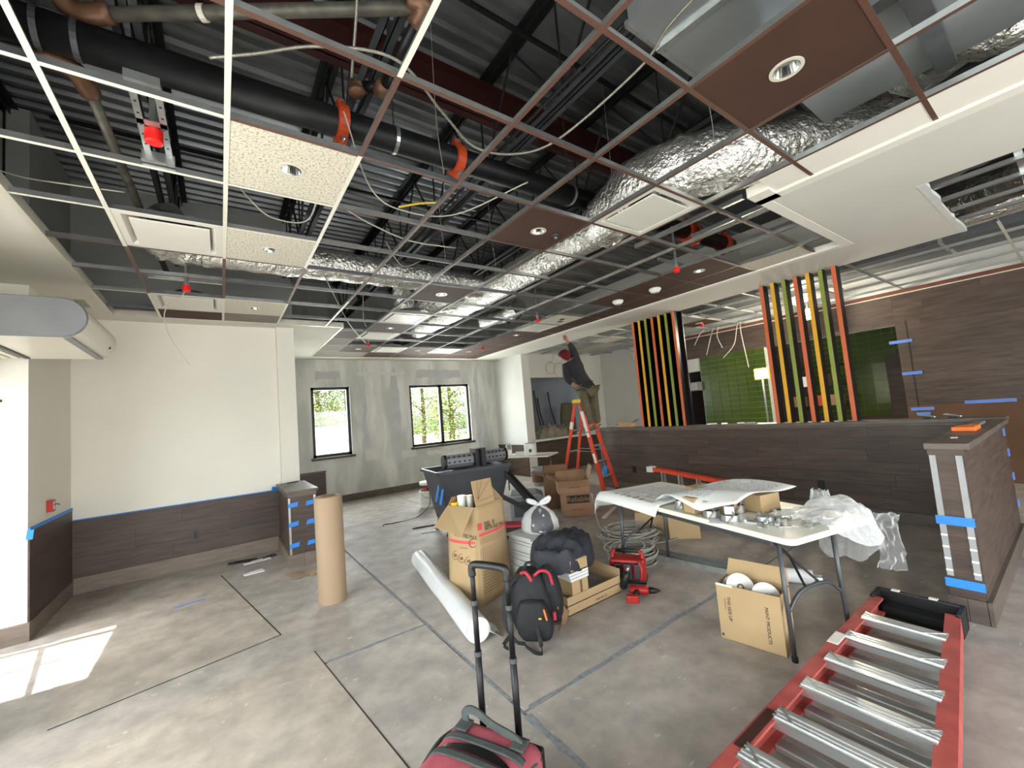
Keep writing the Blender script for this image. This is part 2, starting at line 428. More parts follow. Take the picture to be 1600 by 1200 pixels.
# ---------------------------------------------------------------- left wall, back wall
wl = struct(MB().box((-3.2, 5.35, 0), (-1.36, 6.85, 3.07)).build('wall_left', 'drywall'))
MB().box((-3.2, 5.35, 3.07), (-1.36, 6.85, 4.7)).build('upper_board', 'grey_board', wl)
MB().box((-3.2, 5.32, 0), (-1.34, 5.35, .15)).box((-1.36, 5.35, 0), (-1.34, 6.58, .15)).build('baseboard', 'base_wood', wl)
MB().box((-1.36, 5.352, .15), (-1.348, 6.59, .90)).build('wainscot_panel', 'wood_dark', wl)
MB().box((-1.36, 5.352, .90), (-1.344, 6.59, .925)).build('blue_tape', 'tape', wl)
MB().obox((-1.345, 5.346, .87), (.04, .012, .08), (0, .1, 0)).build('blue_tape', 'tape', wl)
wb = struct(MB().box((-1.36, 6.6, 0), (.89, 6.85, 3.07)).build('wall_back', 'drywall'))
MB().box((-1.36, 6.6, 3.07), (.89, 6.85, 4.7)).build('upper_board', 'grey_board', wb)
MB().box((-1.36, 6.597, .1), (.63, 6.6, .785)).build('wainscot_backing', 'joint_dark', wb)
MB().box((.67, 6.53, 0), (.89, 6.6, 3.06)).build('pilaster', 'drywall', wb)
MB().box((-1.34, 6.57, 0), (.61, 6.6, .17)).build('baseboard', 'base_wood', wb)
planks(wb, (-1.354, 6.598, 0), (1, 0, 0), (0, -1, 0), 1.98, .17, .785, .205, [1.2, .9, 1.5], 'wood', seed=3)
MB().box((-1.34, 6.578, .785), (.61, 6.6, .793)).build('blue_tape', 'tape', wb)
MB().obox((.58, 6.56, .81), (.07, .01, .05), (0, .3, .4)).build('blue_tape', 'tape', wb)
q = MB().box((-.32, 6.577, .33), (-.25, 6.587, .45)).build('outlet_plate', 'dark_grey_plastic', wb)
MB().box((-.30, 6.574, .35), (-.27, 6.578, .43)).build('socket', 'window_black', q)
# storefront on the left (glazed entrance the sun comes through)
ws = struct(MB().box((-1.70, -4.2, 2.32), (-1.62, 5.35, 3.07)).build('wall_storefront', 'drywall'))
MB().box((-1.70, -4.2, 3.07), (-1.62, 5.35, 4.75)).build('upper_board', 'grey_board', ws)
d1 = struct(MB().box((-1.72, -4.2, 0), (-1.64, 5.35, .09)).box((-1.72, -4.2, 2.26), (-1.64, 5.35, 2.32)).build('window_3', 'window_black'))
for y in (-4.15, -2.6, -1.1, .4, 1.9, 3.36, 4.22, 5.12):
    MB().box((-1.72, y-.03, .09), (-1.64, y+.03, 2.26)).build('mullion', 'window_black', d1)
MB().box((-1.70, 3.39, .09), (-1.66, 4.19, 2.12)).build('sun_block_panel', 'dark_grey_plastic', d1)  # unseen panel added to cut the sun down to a narrow strip
MB().bar((-1.68, 4.25, 1.5), (-1.68, 5.1, 1.15), .02, .045).bar((-1.68, 4.75, .1), (-1.68, 4.75, 1.6), .02, .03).build('shadow_bar', 'window_black', d1)  # unseen bars added to cast the cross shadow in the sun patch
MB().box((-1.685, -4.2, .09), (-1.675, 5.12, 2.26)).build('pane', 'glass', d1)

# ---------------------------------------------------------------- far wall with two windows
def wall_with_holes(name, x0, x1, y0, y1, z1, holes, m):
    b = MB(); x = x0
    for (a, c, zb, zt) in holes:
        b.box((x, y0, 0), (a, y1, z1)).box((a, y0, 0), (c, y1, zb)).box((a, y0, zt), (c, y1, z1)); x = c
    b.box((x, y0, 0), (x1, y1, z1)); return struct(b.build(name, m))
wf = wall_with_holes('wall_far', .89, 6.4, 9.4, 9.62, 4.7, [(1.55, 2.33, .98, 2.46), (3.70, 5.33, .97, 2.45)], 'mudded')
MB().box((1.78, 9.38, 0), (6.15, 9.4, .14)).build('baseboard', 'wood_cap', wf)
MB().box((1.20, 9.375, 0), (1.76, 9.4, .68)).build('wainscot_panel', 'wood_dark', wf)
MB().box((1.20, 9.36, .68), (1.77, 9.4, .71)).build('wainscot_cap', 'wood_cap', wf)
for kk, (x, w, z0, z1, mm) in enumerate([(2.62, .10, .6, 2.9, 'mud_dark'), (2.95, .16, .75, 2.95, 'mud_band'), (3.35, .2, .5, 2.9, 'mud_dark'), (5.55, .13, .7, 2.9, 'mud_dark'), (5.86, .14, .8, 2.7, 'mud_band'),
        (1.9, .5, 2.62, 2.8, 'mud_dark'), (4.5, 1.2, 2.62, 2.82, 'mud_dark'), (2.75, .3, .8, 1.05, 'mud_band'), (3.6, .35, .76, .92, 'mud_band'), (4.55, 1.0, .74, .84, 'mud_band'), (3.05, 1.1, 2.7, 2.78, 'mud_band')]):
    r_ = random.Random(int(x*100)); n_ = 12; vert = z1-z0 > w
    L = []; Rr = []
    for k in range(n_+1):
        t = k/n_; j = .03
        if vert:
            L.append((x-w/2*(1-.8*abs(2*t-1)**5)+r_.uniform(-j, j), z0+(z1-z0)*t)); Rr.append((x+w/2*(1-.8*abs(2*t-1)**5)+r_.uniform(-j, j), z0+(z1-z0)*t))
        else:
            L.append((x-w/2+w*t, z1+r_.uniform(-j, j)*.6)); Rr.append((x-w/2+w*t, z0+r_.uniform(-j, j)*.6))
    vs = [(a, 9.3985-.0006*kk, c) for a, c in L]+[(a, 9.3985-.0006*kk, c) for a, c in Rr]
    MB().add(vs, [(k, n_+1+k, n_+2+k, k+1) for k in range(n_)]).build('mud_patch', mm, wf)
def window(n, x0, x1, z0, z1, mull):
    w = struct(MB().box((x0, 9.45, z0), (x0+.06, 9.53, z1)).box((x1-.06, 9.45, z0), (x1, 9.53, z1)).box((x0, 9.45, z1-.06), (x1, 9.53, z1)).box((x0, 9.45, z0), (x1, 9.53, z0+.06)).build('window_%d' % n, 'window_black'))
    if mull: MB().box(((x0+x1)/2-.04, 9.45, z0), ((x0+x1)/2+.04, 9.53, z1)).build('mullion', 'window_black', w)
    cs = [(x0, x1)] if not mull else [(x0, (x0+x1)/2), ((x0+x1)/2, x1)]
    for a, c in cs: MB().box((a+.03, 9.488, z0+.03), (c-.03, 9.494, z1-.03)).build('pane', 'glass', w)
    MB().box((x0-.04, 9.33, z0-.05), (x1+.05, 9.46, z0)).build('sill', 'wood_dark', w, bevel=.004)
    return w
window(1, 1.55, 2.33, .98, 2.46, False); window(2, 3.70, 5.33, .97, 2.45, True)

# return wall at the right of the far room, niche wall, kitchen back wall
wr = struct(MB().box((6.15, 8.12, 0), (6.4, 9.6, 4.7)).build('wall_right_return', 'grey_wall'))
MB().box((6.125, 8.12, 0), (6.15, 9.4, .74)).build('wainscot_panel', 'wood_dark', wr)
MB().box((6.11, 8.10, .74), (6.15, 9.4, .775)).build('wainscot_cap', 'wood_dark', wr)
wn = struct(MB().box((6.4, 8.22, 0), (8.25, 8.4, .83)).box((6.4, 8.22, 2.45), (8.25, 8.4, 4.7)).box((8.25, 8.22, 0), (9.3, 8.4, 4.7)).build('wall_niche', 'grey_wall'))
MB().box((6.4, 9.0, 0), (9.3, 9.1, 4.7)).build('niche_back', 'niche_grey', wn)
MB().box((6.3, 8.2, 0), (8.95, 8.222, .80)).build('dark_front', 'wood_dark', wn)
ct = struct(MB().box((6.32, 8.02, .83), (9.1, 8.9, .875)).build('trim_1', 'foam'))
wk = MB()
wk.box((9.13, -3.6, 0), (9.3, 1.76, 4.7)).box((9.13, 1.76, 2.5), (9.3, 3.76, 4.7)).box((9.13, 3.76, 0), (9.3, 5.2, 4.7)).box((9.13, 5.2, 2.2), (9.3, 5.65, 4.7)).box((9.13, 5.65, 0), (9.3, 8.4, 4.7))
wk = struct(wk.build('wall_kitchen', 'grey_wall'))
MB().box((9.127, -3.5, 1.1), (9.13, 1.76, 3.0)).box((9.127, 1.76, 2.5), (9.13, 5.66, 3.0)).build('wood_backing', 'wood_dark', wk)
planks(wk, (9.13, -3.5, 0), (0, 1, 0), (-1, 0, 0), 5.26, 1.17, 3.0, .18, [1.2, 1.8, 1.5], 'wood_dark', seed=5, gap=.001)
planks(wk, (9.13, 1.76, 0), (0, 1, 0), (-1, 0, 0), 3.9, 2.5, 3.0, .18, [1.2, 1.8, 1.5], 'wood_dark', seed=6, gap=.001)
MB().box((9.115, -3.5, 0), (9.13, 1.76, 1.165)).build('lower_panel', 'brown_paint', wk)
MB().box((9.10, -3.6, 3.0), (9.13, 5.65, 3.06)).build('red_top_strip', 'dull_orange', wk)
MB().box((9.095, -3.6, 2.985), (9.13, 5.65, 3.0)).build('edge_trim', 'light_trim', wk)
for (y0, y1, z0) in [(.62, 1.12, 1.15), (1.58, 1.86, 2.19), (1.52, 1.76, 1.66), (1.45, 1.72, 1.08), (1.5, 1.66, 1.0)]:
    MB().box((9.108, y0, z0), (9.118, y1, z0+.05)).build('blue_tape', 'tape_dim', wk)
MB().box((9.112, 1.62, 1.0), (9.119, 1.632, 2.55)).build('joint_line', 'joint_dark', wk)
def tiles(parent, x, y0, y1, z0, z1, w, h, m, skip=None, alt=None):
    MB().box((x-.004, y0, z0), (x+.01, y1, z1)).build('grout', 'grout', parent)
    ny = max(1, round((y1-y0)/w)); nz = max(1, round((z1-z0)/h)); w = (y1-y0)/ny; h = (z1-z0)/nz
    proto = None
    for a in range(ny):
        for b in range(nz):
            y = y0+a*w; z = z0+b*h
            if skip and skip(y+w/2, z+h/2): continue
            mm = alt(y+w/2, z+h/2) if alt else m
            if proto is None or mm != m:
                o = MB().box((x-.012, y+.003, z+.003), (x-.004, y+w-.003, z+h-.003)).build('tile', mm, parent)
                if mm == m: proto = o; py, pz = y, z
            else: part(proto, parent, Vector((0, y-py, z-pz)))
tiles(wk, 9.125, 3.78, 5.18, .95, 2.5, .2, .11, 'green_tile')
wk2 = struct(MB().box((10.6, 1.2, 0), (10.75, 5.7, 3.6)).box((10.55, 1.95, 0), (10.6, 2.25, 2.1)).build('wall_kitchen_rear', 'wood_dark'))
tiles(wk2, 10.6, 2.26, 3.5, .95, 2.75, .2, .11, 'green_tile', alt=lambda y, z: 'sheen_tile' if y < 2.5 and 1.2 < z < 2.0 else 'green_tile')  # paler tiles paint in the reflection on the glossy green wall
tiles(wk2, 10.53, 1.55, 1.95, .95, 2.75, .2, .11, 'green_tile')
tiles(wk2, 10.6, 1.95, 2.26, 2.1, 2.75, .2, .11, 'green_tile')
wo_ = struct(MB().box((9.3, 1.2, 0), (10.6, 1.4, 3.6)).box((9.3, 5.7, 0), (10.6, 5.8, 3.6)).build('wall_kitchen_side', 'wood_dark'))
struct(MB().box((-3.2, -4.3, 2.5), (9.4, -4.1, 4.7)).box((-3.2, -4.3, 0), (-1.1, -4.1, 2.5)).box((5.95, -4.3, 0), (9.4, -4.1, 2.5)).build('wall_rear', 'drywall'))
struct(MB().box((.70, 6.85, 0), (.89, 9.62, 4.7)).box((.89, 9.4, 0), (1.0, 9.62, 4.7)).build('wall_far_left', 'drywall'))

# ---------------------------------------------------------------- drywall ceiling borders and soffits
Z = 3.05
ce = struct(MB().box((-1.62, -4.1, Z), (-.96, 6.6, Z+.03)).box((-.96, 6.33, Z), (1.52, 6.6, Z+.03)).box((.89, 6.6, Z), (1.52, 9.4, Z+.03)).box((1.52, 8.99, Z), (6.2, 9.4, Z+.03)).build('ceiling', 'drywall_ceiling'))
sf = MB().box((5.38, 1.35, Z-.012), (6.27, 8.99, Z+.02)).box((3.5, .57, Z-.012), (6.27, 1.35, Z+.02)).box((3.5, -4.1, Z-.012), (4.41, .57, Z+.02)).build('soffit', 'drywall_ceiling', ce)
MB().box((5.36, 1.35, Z-.016), (5.45, 8.99, Z+.05)).box((3.43, -4.1, Z-.016), (3.52, 1.27, Z+.05)).box((3.3, 1.20, Z-.016), (3.52, 1.35, Z+.06)).box((3.43, 1.27, Z-.016), (5.45, 1.35, Z+.05)).build('corner_bead', 'drywall', ce)
MB().box((-.985, -4, Z-.006), (-.955, 6.35, Z+.07)).box((-.96, 6.31, Z-.006), (1.53, 6.335, Z+.07)).box((1.505, 6.33, Z-.006), (1.53, 9.0, Z+.07)).box((1.52, 8.975, Z-.006), (5.38, 8.995, Z+.07)).build('wall_angle', 'light_trim', ce)
r_ = random.Random(4); pts = []
for k in range(15): pts.append((4.41+(6.27-4.41)*k/14, .57+r_.uniform(-.02, .02)))
MB().prism(pts+[(6.27, .61), (4.41, .61)], Z-.014, Z+.02).build('torn_edge', 'foam', ce)
struct(MB().box((6.2, 1.5, Z+.02), (6.28, 8.2, 3.9)).build('wall_soffit_upstand', 'drywall_ceiling'))
# corrugated roof deck
m = MB(); ys = -4.3; per = .152; prof = []
while ys < 9.7:
    prof += [(ys, 4.70), (ys+.045, 4.70), (ys+.065, 4.74), (ys+.132, 4.74)]; ys += per
n_ = len(prof); m.add([(-1.85, y, z) for y, z in prof]+[(11, y, z) for y, z in prof], [(k, k+1, n_+k+1, n_+k) for k in range(n_-1)])
struct(m.build('ceiling_deck', 'deck'))
m.v = []; 

# ---------------------------------------------------------------- half wall with end wing
hw = struct(MB().box((6.112, .55, 0), (6.3, 5.72, 1.10)).box((3.89, .53, 0), (6.112, .67, 1.09)).build('wall_half', 'wood_dark'))
planks(hw, (6.112, .68, 0), (0, 1, 0), (-1, 0, 0), 5.0, .13, 1.085, .137, [1.2, .9, 1.5], 'wood_dark', seed=11)
MB().box((6.085, .68, 0), (6.112, 5.7, .13)).build('baseboard', 'wood_cap', hw)
MB().box((6.06, .5, 1.10), (6.34, 5.75, 1.14)).box((6.08, .5, 1.075), (6.10, 5.75, 1.10)).build('cap', 'wood_cap', hw, bevel=.003)
MB().box((3.85, .485, 1.088), (6.06, .695, 1.13)).build('cap', 'wood_cap', hw, bevel=.003)
MB().box((3.865, .515, 1.05), (3.878, .685, 1.088)).box((3.87, .522, .13), (3.89, .678, 1.088)).build('end_panel', 'wood', hw)
MB().box((3.89, .518, .13), (6.1, .53, 1.088)).build('side_panel', 'wood', hw)
for y in (.525, .647): MB().box((3.862, y, .27), (3.872, y+.03, 1.05)).build('corner_bead', 'bucket_grey', hw)
for z in (.60, .20): MB().box((3.857, .515, z), (3.864, .69, z+.055)).build('blue_tape', 'tape', hw)
for k in range(4):
    for y in (.524, .646): MB().box((3.858, y, .30+.075*k), (3.864, y+.032, .312+.075*k)).build('glue_strip', 'label_white', hw)
for k in range(2): MB().box((3.85, .515+.0875*k, 0), (3.88, .60+.0875*k, .145)).build('base_block', 'wood_cap', hw)
MB().box((3.85, .495, 0), (6.1, .518, .145)).build('baseboard', 'wood_cap', hw)
for y, z in ((4.94, .38), (2.075, .36)):
    q = MB().box((6.088, y-.035, z-.055), (6.1, y+.035, z+.055)).build('outlet_plate', 'black_plastic', hw)
    for dz in (-.022, .022): MB().box((6.085, y-.015, z+dz-.014), (6.089, y+.015, z+dz+.014)).build('socket', 'window_black', q)
for k, (x, z) in enumerate([(5.9, .98), (6.0, .78), (6.06, .55), (6.08, .3)]):
    MB().box((x, .508, z), (x+.05, .517, z+.07)).build('blue_tape', 'tape_dim', hw)
# low step right of the wing
st = struct(MB().box((4.6, -.8, 0), (6.1, .36, .012)).box((6.1, -3, 0), (9.1, .4, .012)).build('trim_2', 'tile_grey'))
# ---------------------------------------------------------------- suspended ceiling grid
def in_grid(x, y):
    if -.96 < x < 5.37 and -1.5 < y < 6.33: return not (y > 1.0 and y < 1.27 and x > 3.45) and not (y < 1.3 and x > 3.45)
    return 1.52 < x < 5.37 and 6.33 <= y < 8.98
grid = thing('ceiling_grid', 'suspended ceiling grid of brown and white painted metal tees over the dining room', 'ceiling grid', (2, 3, Z))
def tee(p, q, flange, parent, web='galv', z=Z, h=.036):
    p = Vector(p); q = Vector(q); d = (q-p).normalized(); n = Vector((-d.y, d.x, 0)); up_ = Vector((0, 0, 1))
    a = n*.012; w = n*.0025
    def prof(c):
        c = c+Vector((0, 0, 0))
        return [c-a, c+a, c+a+up_*.002, c+w+up_*.002, c+w+up_*h, c-w+up_*h, c-w+up_*.002, c-a+up_*.002]
    b = MB(); b.add(prof(p)+prof(q), [(1, 0, 8, 9)]); b.mi = 1
    n_ = len(b.v); b.add(prof(p)+prof(q), [(i, (i+1) % 8, 8+(i+1) % 8, 8+i) for i in range(1, 8)]+[(7, 6, 3, 2, 1, 0)[::-1], (6, 5, 4, 3)])
    return b.build('tee', [flange, web], parent)
for i in range(-1, 9):
    x = gx(i); y1 = 6.32 if x < 1.52 else 8.98; y0 = -1.4 if x < 3.45 else 1.3
    cuts = {-1: [(y0, 4.07, 'tee_white'), (4.07, 5.3, 'tee_brown'), (5.3, y1, 'tee_white')], 0: [(y0, 4.07, 'tee_white'), (4.07, 5.28, 'tee_brown'), (5.28, y1, 'tee_white')],
            1: [(y0, 1.587, 'tee_white'), (1.587, 2.2045, 'tee_brown'), (2.2045, 4.057, 'tee_white'), (4.057, 5.3, 'tee_brown'), (5.3, y1, 'tee_white')],
            2: [(y0, 5.0, 'tee_brown'), (5.0, y1, 'tee_white')]}.get(i, [(y0, y1, 'tee_brown')])
    for a, b, c in cuts: tee((x, a, Z), (x, b, Z), c, grid)
for j in range(-2, 14):
    y = gy(j); xs = [-.96]+[gx(i) for i in range(-1, 9)]+[5.37]
    for k in range(len(xs)-1):
        x0, x1 = xs[k], xs[k+1]; xm = (x0+x1)/2
        if y > 6.33 and x0 < 1.52: x0 = max(x0, 1.52)
        if y < 1.3 and x1 > 3.44: x1 = min(x1, 3.44)
        if x1-x0 < .05 or not in_grid((x0+x1)/2, y): continue
        if j == 3 and x1 < .1: c = 'tee_white'
        elif j == 5 and x1 < -.4: c = 'tee_white'
        elif x1 < .7 and j in (4, 5, 8): c = 'tee_white'
        else: c = 'tee_brown'
        tee((x0, y, Z+.0005), (x1, y, Z+.0005), c, grid, 'galv' if (j+k) % 3 else 'galv_dark')
# thin hanger wires of the grid
for (i, j) in [(2, 0), (4, 1), (2, 3), (1, 1), (5, 3), (4, 5), (3, 5), (6, 6)]:
    x, y = gx(i), gy(j)+.2
    MB().tube(curve_pts([(x, y, Z+.03), (x+.01, y, Z+.2), (x-.012, y+.01, Z+.6), (x+.02, y+.04, 4.68)], 5), .0022, 4).build('hanger_wire', 'wire_grey', grid)

# ---------------------------------------------------------------- ceiling tiles
def tile_mesh(x0, x1, y0, y1, z, hole=None, r=.055, n=28):
    b = MB(); t = .016
    if hole is None: return b.box((x0, y0, z), (x1, y1, z+t))
    cx, cy = hole; ring = [(cx+r*math.cos(2*math.pi*k/n), cy+r*math.sin(2*math.pi*k/n)) for k in range(n)]
    def edge(a):
        c, s = math.cos(a), math.sin(a); ts = []
        if c > 1e-9: ts.append((x1-cx)/c)
        if c < -1e-9: ts.append((x0-cx)/c)
        if s > 1e-9: ts.append((y1-cy)/s)
        if s < -1e-9: ts.append((y0-cy)/s)
        m_ = min(ts); return (cx+c*m_, cy+s*m_)
    ang = sorted([2*math.pi*k/n for k in range(n)]+[math.atan2(yy-cy, xx-cx) % (2*math.pi) for xx in (x0, x1) for yy in (y0, y1)])
    k_ = len(ang); vi = [(cx+r*math.cos(a), cy+r*math.sin(a)) for a in ang]; vo = [edge(a) for a in ang]
    vs = [(*p, z) for p in vi]+[(*p, z) for p in vo]+[(*p, z+t) for p in vo]+[(*p, z+t) for p in vi]
    fs = []
    for k in range(k_):
        q = (k+1) % k_
        fs += [(k, q, k_+q, k_+k), (k_+k, k_+q, 2*k_+q, 2*k_+k), (2*k_+k, 2*k_+q, 3*k_+q, 3*k_+k), (3*k_+k, 3*k_+q, q, k)]
    return b.add(vs, fs)
def can(parent, cx, cy, z, r=.055, lit=False):
    c = MB().lathe([(r+.011, z-.004), (r+.011, z+.001), (r-.002, z+.001), (r-.004, z-.004), (r+.011, z-.004)], 28, (cx, cy, 0), cap=False).build('trim_ring', 'light_trim', parent, smooth=False)
    MB().lathe([(r-.001, z+.0), (r*.72, z+.05), (r*.70, z+.052)], 28, (cx, cy, 0), cap=False).build('reflector', 'chrome', parent)
    MB().lathe([(r*.69, z+.046), (r*.69, z+.05)], 24, (cx, cy, 0)).build('lamp_lens', 'bucket_grey' if lit else 'can_dark', parent)
def tile(i, j, m, label, hole=None, r=.055, x0=None, x1=None, y0=None, y1=None, lit=False, tilt=0):
    x0 = gx(i)+.006 if x0 is None else x0; x1 = gx(i+1)-.006 if x1 is None else x1
    y0 = gy(j)+.006 if y0 is None else y0; y1 = gy(j+1)-.006 if y1 is None else y1
    h = None
    if hole is not None: h = ((x0+x1)/2, (y0+y1)/2) if hole is True else hole
    o = tile_mesh(x0, x1, y0, y1, Z+.0032, h, r).build('ceiling_tile', m)
    tag(o, label, 'ceiling tile')
    if h: can(o, h[0], h[1], Z+.0032, r, lit)
    return o
tile(0, 3, 'tile_white', 'nearest speckled white ceiling tile with a round downlight hole', True, .058)
tile(0, 5, 'tile_white', 'middle speckled white ceiling tile with a downlight hole beside the white diffuser', True, .055)
tile(0, 8, 'tile_white', 'farthest speckled white ceiling tile with a downlight above the bare wall', True, .05)
t = tile(7, 7, 'tile_white', 'white ceiling tile with two round holes near the reaching worker')
for dx, dy in ((.02, -.05), (.1, .1)): MB().lathe([(.05, Z+.0005), (.05, Z+.003)], 16, (gx(7)+.3+dx, gy(7)+.3+dy, 0)).build('hole_cover', 'can_dark', t)
BT = [(3, 0, 'largest brown ceiling tile with a chrome downlight at the upper right', .06), (3, 3, 'brown ceiling tile with a downlight and small rosette beside the square white diffuser', .055),
      (3, 6, 'brown ceiling tile with a downlight under the silver ducts in the middle', .055), (3, 9, 'brown ceiling tile with a small downlight behind the far white diffuser', .05),
      (3, 12, 'brown tile with downlight in the last lit row left of a white panel', .05), (5, 12, 'brown tile with downlight between the two white panels of the far row', .05),
      (7, 12, 'brown tile with downlight in the far row at the soffit end', .05), (7, 9, 'brown tile with downlight in the soffit column behind the white tile', .05), (7, 3, 'brown tile with downlight at the near end of the soffit row', .055)]
for i, j, l_, r in BT: tile(i, j, 'tile_brown', l_, True, r, lit=True)
b4 = tile(7, 4, 'tile_brown', 'brown tile carrying the nearer smoke detector'); b5 = tile(7, 5, 'tile_brown', 'brown tile carrying the farther smoke detector')
tile(7, 10, 'tile_brown', 'plain brown tile in the soffit column behind the farther downlight'); tile(7, 11, 'tile_brown', 'plain brown tile in the soffit column next to the last lit row')
ords = ['first', 'second', 'third', 'fourth', 'fifth', 'sixth', 'seventh', 'eighth', 'ninth', 'tenth', 'eleventh', 'twelfth']
for k, j in enumerate(range(3, 14)):
    tile(8, j, 'tile_brown', 'narrow brown tile along the soffit, %s from the near end' % ords[k], x1=5.36)
for k, i in enumerate(range(3, 8)):
    tile(i, 13, 'tile_brown' if i > 3 else 'tile_grey', 'plain dark tile in the last row at the far wall, %s from the left' % ords[k], y1=8.97)
for k, j in enumerate(range(10, 14)):
    tile(2, j, 'tile_grey' if j != 10 else 'tile_brown', 'cut dull brown tile at the far left soffit edge, %s row back' % ords[k], x0=1.53, y1=min(gy(j+1)-.006, 8.97))
tile(-1, 9, 'tile_brown', 'brown cut strip of tile above the dangling cable', y1=6.31); tile(0, 9, 'tile_grey', 'grey cut strip of tile beside the brown strip at the back wall', y1=6.31)
tile(5, 0, 'drywall', 'white cut strip of ceiling panel beside the largest brown tile', x1=3.425); tile(5, -1, 'drywall', 'white cut strip of ceiling panel at the upper right frame edge', x1=3.425)
tile(5, 1, 'drywall', 'short white cut strip of ceiling panel next to the drywall corner', x0=3.15, x1=3.42, y1=1.2)
tile(8, 2, 'tile_white', 'cut white tile beside the drywall soffit at the near end', x1=5.36); 
# square plaque diffusers
def diffuser(i, j, label, gap=0):
    x0, x1, y0, y1 = gx(i)+.004, gx(i+1)-.004, gy(j)+.004, gy(j+1)-.004
    o = thing('air_diffuser', label, 'diffuser', ((x0+x1)/2, (y0+y1)/2, Z))
    b = MB(); z = Z+.0035; w = .05
    A = [(x0, y0), (x1, y0), (x1, y1), (x0, y1)]; B = [(x0+w, y0+w), (x1-w, y0+w), (x1-w, y1-w), (x0+w, y1-w)]; w2 = .12
    C = [(x0+w2, y0+w2), (x1-w2, y0+w2), (x1-w2, y1-w2), (x0+w2, y1-w2)]
    vs = [(*p, z) for p in A]+[(*p, z) for p in B]+[(*p, z+.075) for p in C]+[(*p, z+.01) for p in A]
    fs = []
    for k in range(4):
        q = (k+1) % 4; fs += [(k, 4+k, 4+q, q)[::-1], (4+k, 8+k, 8+q, 4+q)[::-1], (k, q, 12+q, 12+k)]
    b.add(vs, fs); b.build('frame', 'diffuser', o)
    MB().lathe([(.13, z+.075), (.13, z+.12)], 24, ((x0+x1)/2, (y0+y1)/2, 0)).build('collar', 'can_dark', o)
    MB().box((x0+.085, y0+.085-gap*.6, z-.004), (x1-.085, y1-.085-gap, z+.008)).build('plaque', 'diffuser', o, bevel=.003)
    return o
diffuser(-1, 5, 'square white plaque diffuser nearest the left edge of the ceiling grid', -.02); diffuser(-1, 8, 'square white diffuser above the dangling cable at the back wall')
diffuser(4, 2, 'square white plaque diffuser under the bent silver duct'); diffuser(3, 8, 'square white diffuser below the silver duct branch in the middle')
diffuser(3, 10, 'square white diffuser behind the small brown downlight tile'); diffuser(4, 12, 'white diffuser panel at the left of the last lit row'); diffuser(6, 12, 'white diffuser panel at the right of the last lit row')
diffuser(7, 8, 'square white diffuser behind the white tile with two holes')
def detector(x, y, label):
    o = thing('smoke_detector', label, 'smoke detector', (x, y, Z-.06))
    MB().lathe([(.075, Z+.0025), (.078, Z-.02), (.07, Z-.028)], 24, (x, y, 0)).build('base', 'white_plastic', o, smooth=True)
    MB().lathe([(.062, Z-.028), (.058, Z-.045), (.03, Z-.055), (.012, Z-.058)], 24, (x, y, 0)).build('sensor_cover', 'white_plastic', o, smooth=True)
    MB().lathe([(.02, Z-.055), (.018, Z-.064)], 12, (x+.01, y-.01, 0)).build('lens', 'mid_grey_plastic', o)
detector(4.72, 3.18, 'round white smoke detector, nearer of the two on the brown tiles'); detector(4.69, 3.78, 'round white smoke detector, farther of the two on the brown tiles')
MB_ = MB().lathe([(.03, Z-.004), (.03, Z+.002)], 14, (2.385, 2.51, 0)).lathe([(.012, Z-.03), (.016, Z-.02), (.01, Z-.004)], 10, (2.385, 2.51, 0))
tag(MB_.build('sprinkler_rosette', 'galv_dark'), 'small sprinkler rosette in the brown tile beside its downlight', 'sprinkler')
# exit of the two small drywall lights in the left border
for (x, y, l_) in [(-1.12, 5.87, 'thin slot vent in the drywall ceiling behind the air curtain'), (-1.28, 3.55, 'thin slot vent in the drywall ceiling at the left frame edge')]:
    o = thing('slot_vent', l_, 'vent', (x, y, Z-.004)); MB().box((x-.05, y-.16, Z-.004), (x+.05, y+.16, Z+.001)).build('frame', 'light_trim', o)
    for k in range(4): MB().box((x-.038+.02*k, y-.15, Z-.006), (x-.026+.02*k, y+.15, Z-.003)).build('blade', 'can_dark', o)
MB().box((-.33, 6.62, Z-.004), (-.22, 6.7, Z)).build('drywall_cutout', 'can_dark', ce)

# ---------------------------------------------------------------- roof joists and beams
def joist(x, label):
    o = thing('roof_joist', label, 'joist', (x, 2.5, 3.8)); zb, zt = 3.80, 4.62; y0, y1 = -3.8, 9.3
    for s in (-1, 1):
        MB().box((x+s*.02, y0, zb), (x+s*.065, y1, zb+.006)).box((x+s*.02, y0, zb), (x+s*.026, y1, zb+.05)).build('bottom_chord', 'grey_steel', o)
        MB().box((x+s*.018, y0, zt+.055), (x+s*.075, y1, zt+.06)).box((x+s*.018, y0, zt), (x+s*.024, y1, zt+.06)).build('top_chord', 'black_steel', o)
    y = y0+.3; k = 0
    a = .55
    while y < y1-a:
        p, q = ((x, y, zb+.02), (x, y+a, zt+.02)) if k % 2 == 0 else ((x, y, zt+.02), (x, y+a, zb+.02))
        MB().tube([p, q], .012, 6).build('web_bar', 'black_steel', o)
        if k % 2: MB().tube([(x, y+a, zb+.02), (x, y+a, zt+.02)], .009, 5).build('web_bar', 'black_steel', o)
        y += a; k += 1
for k, (x, l_) in enumerate([(-1.5, 'above the left drywall border'), (-.36, 'above the red sprinkler cap bracket'), (.84, 'behind the nearest speckled tile'), (2.11, 'with the slotted double chord in the middle'), (3.35, 'above the long silver duct'), (4.57, 'above the soffit row of brown tiles')]):
    joist(x, 'dark open web steel roof joist '+l_)
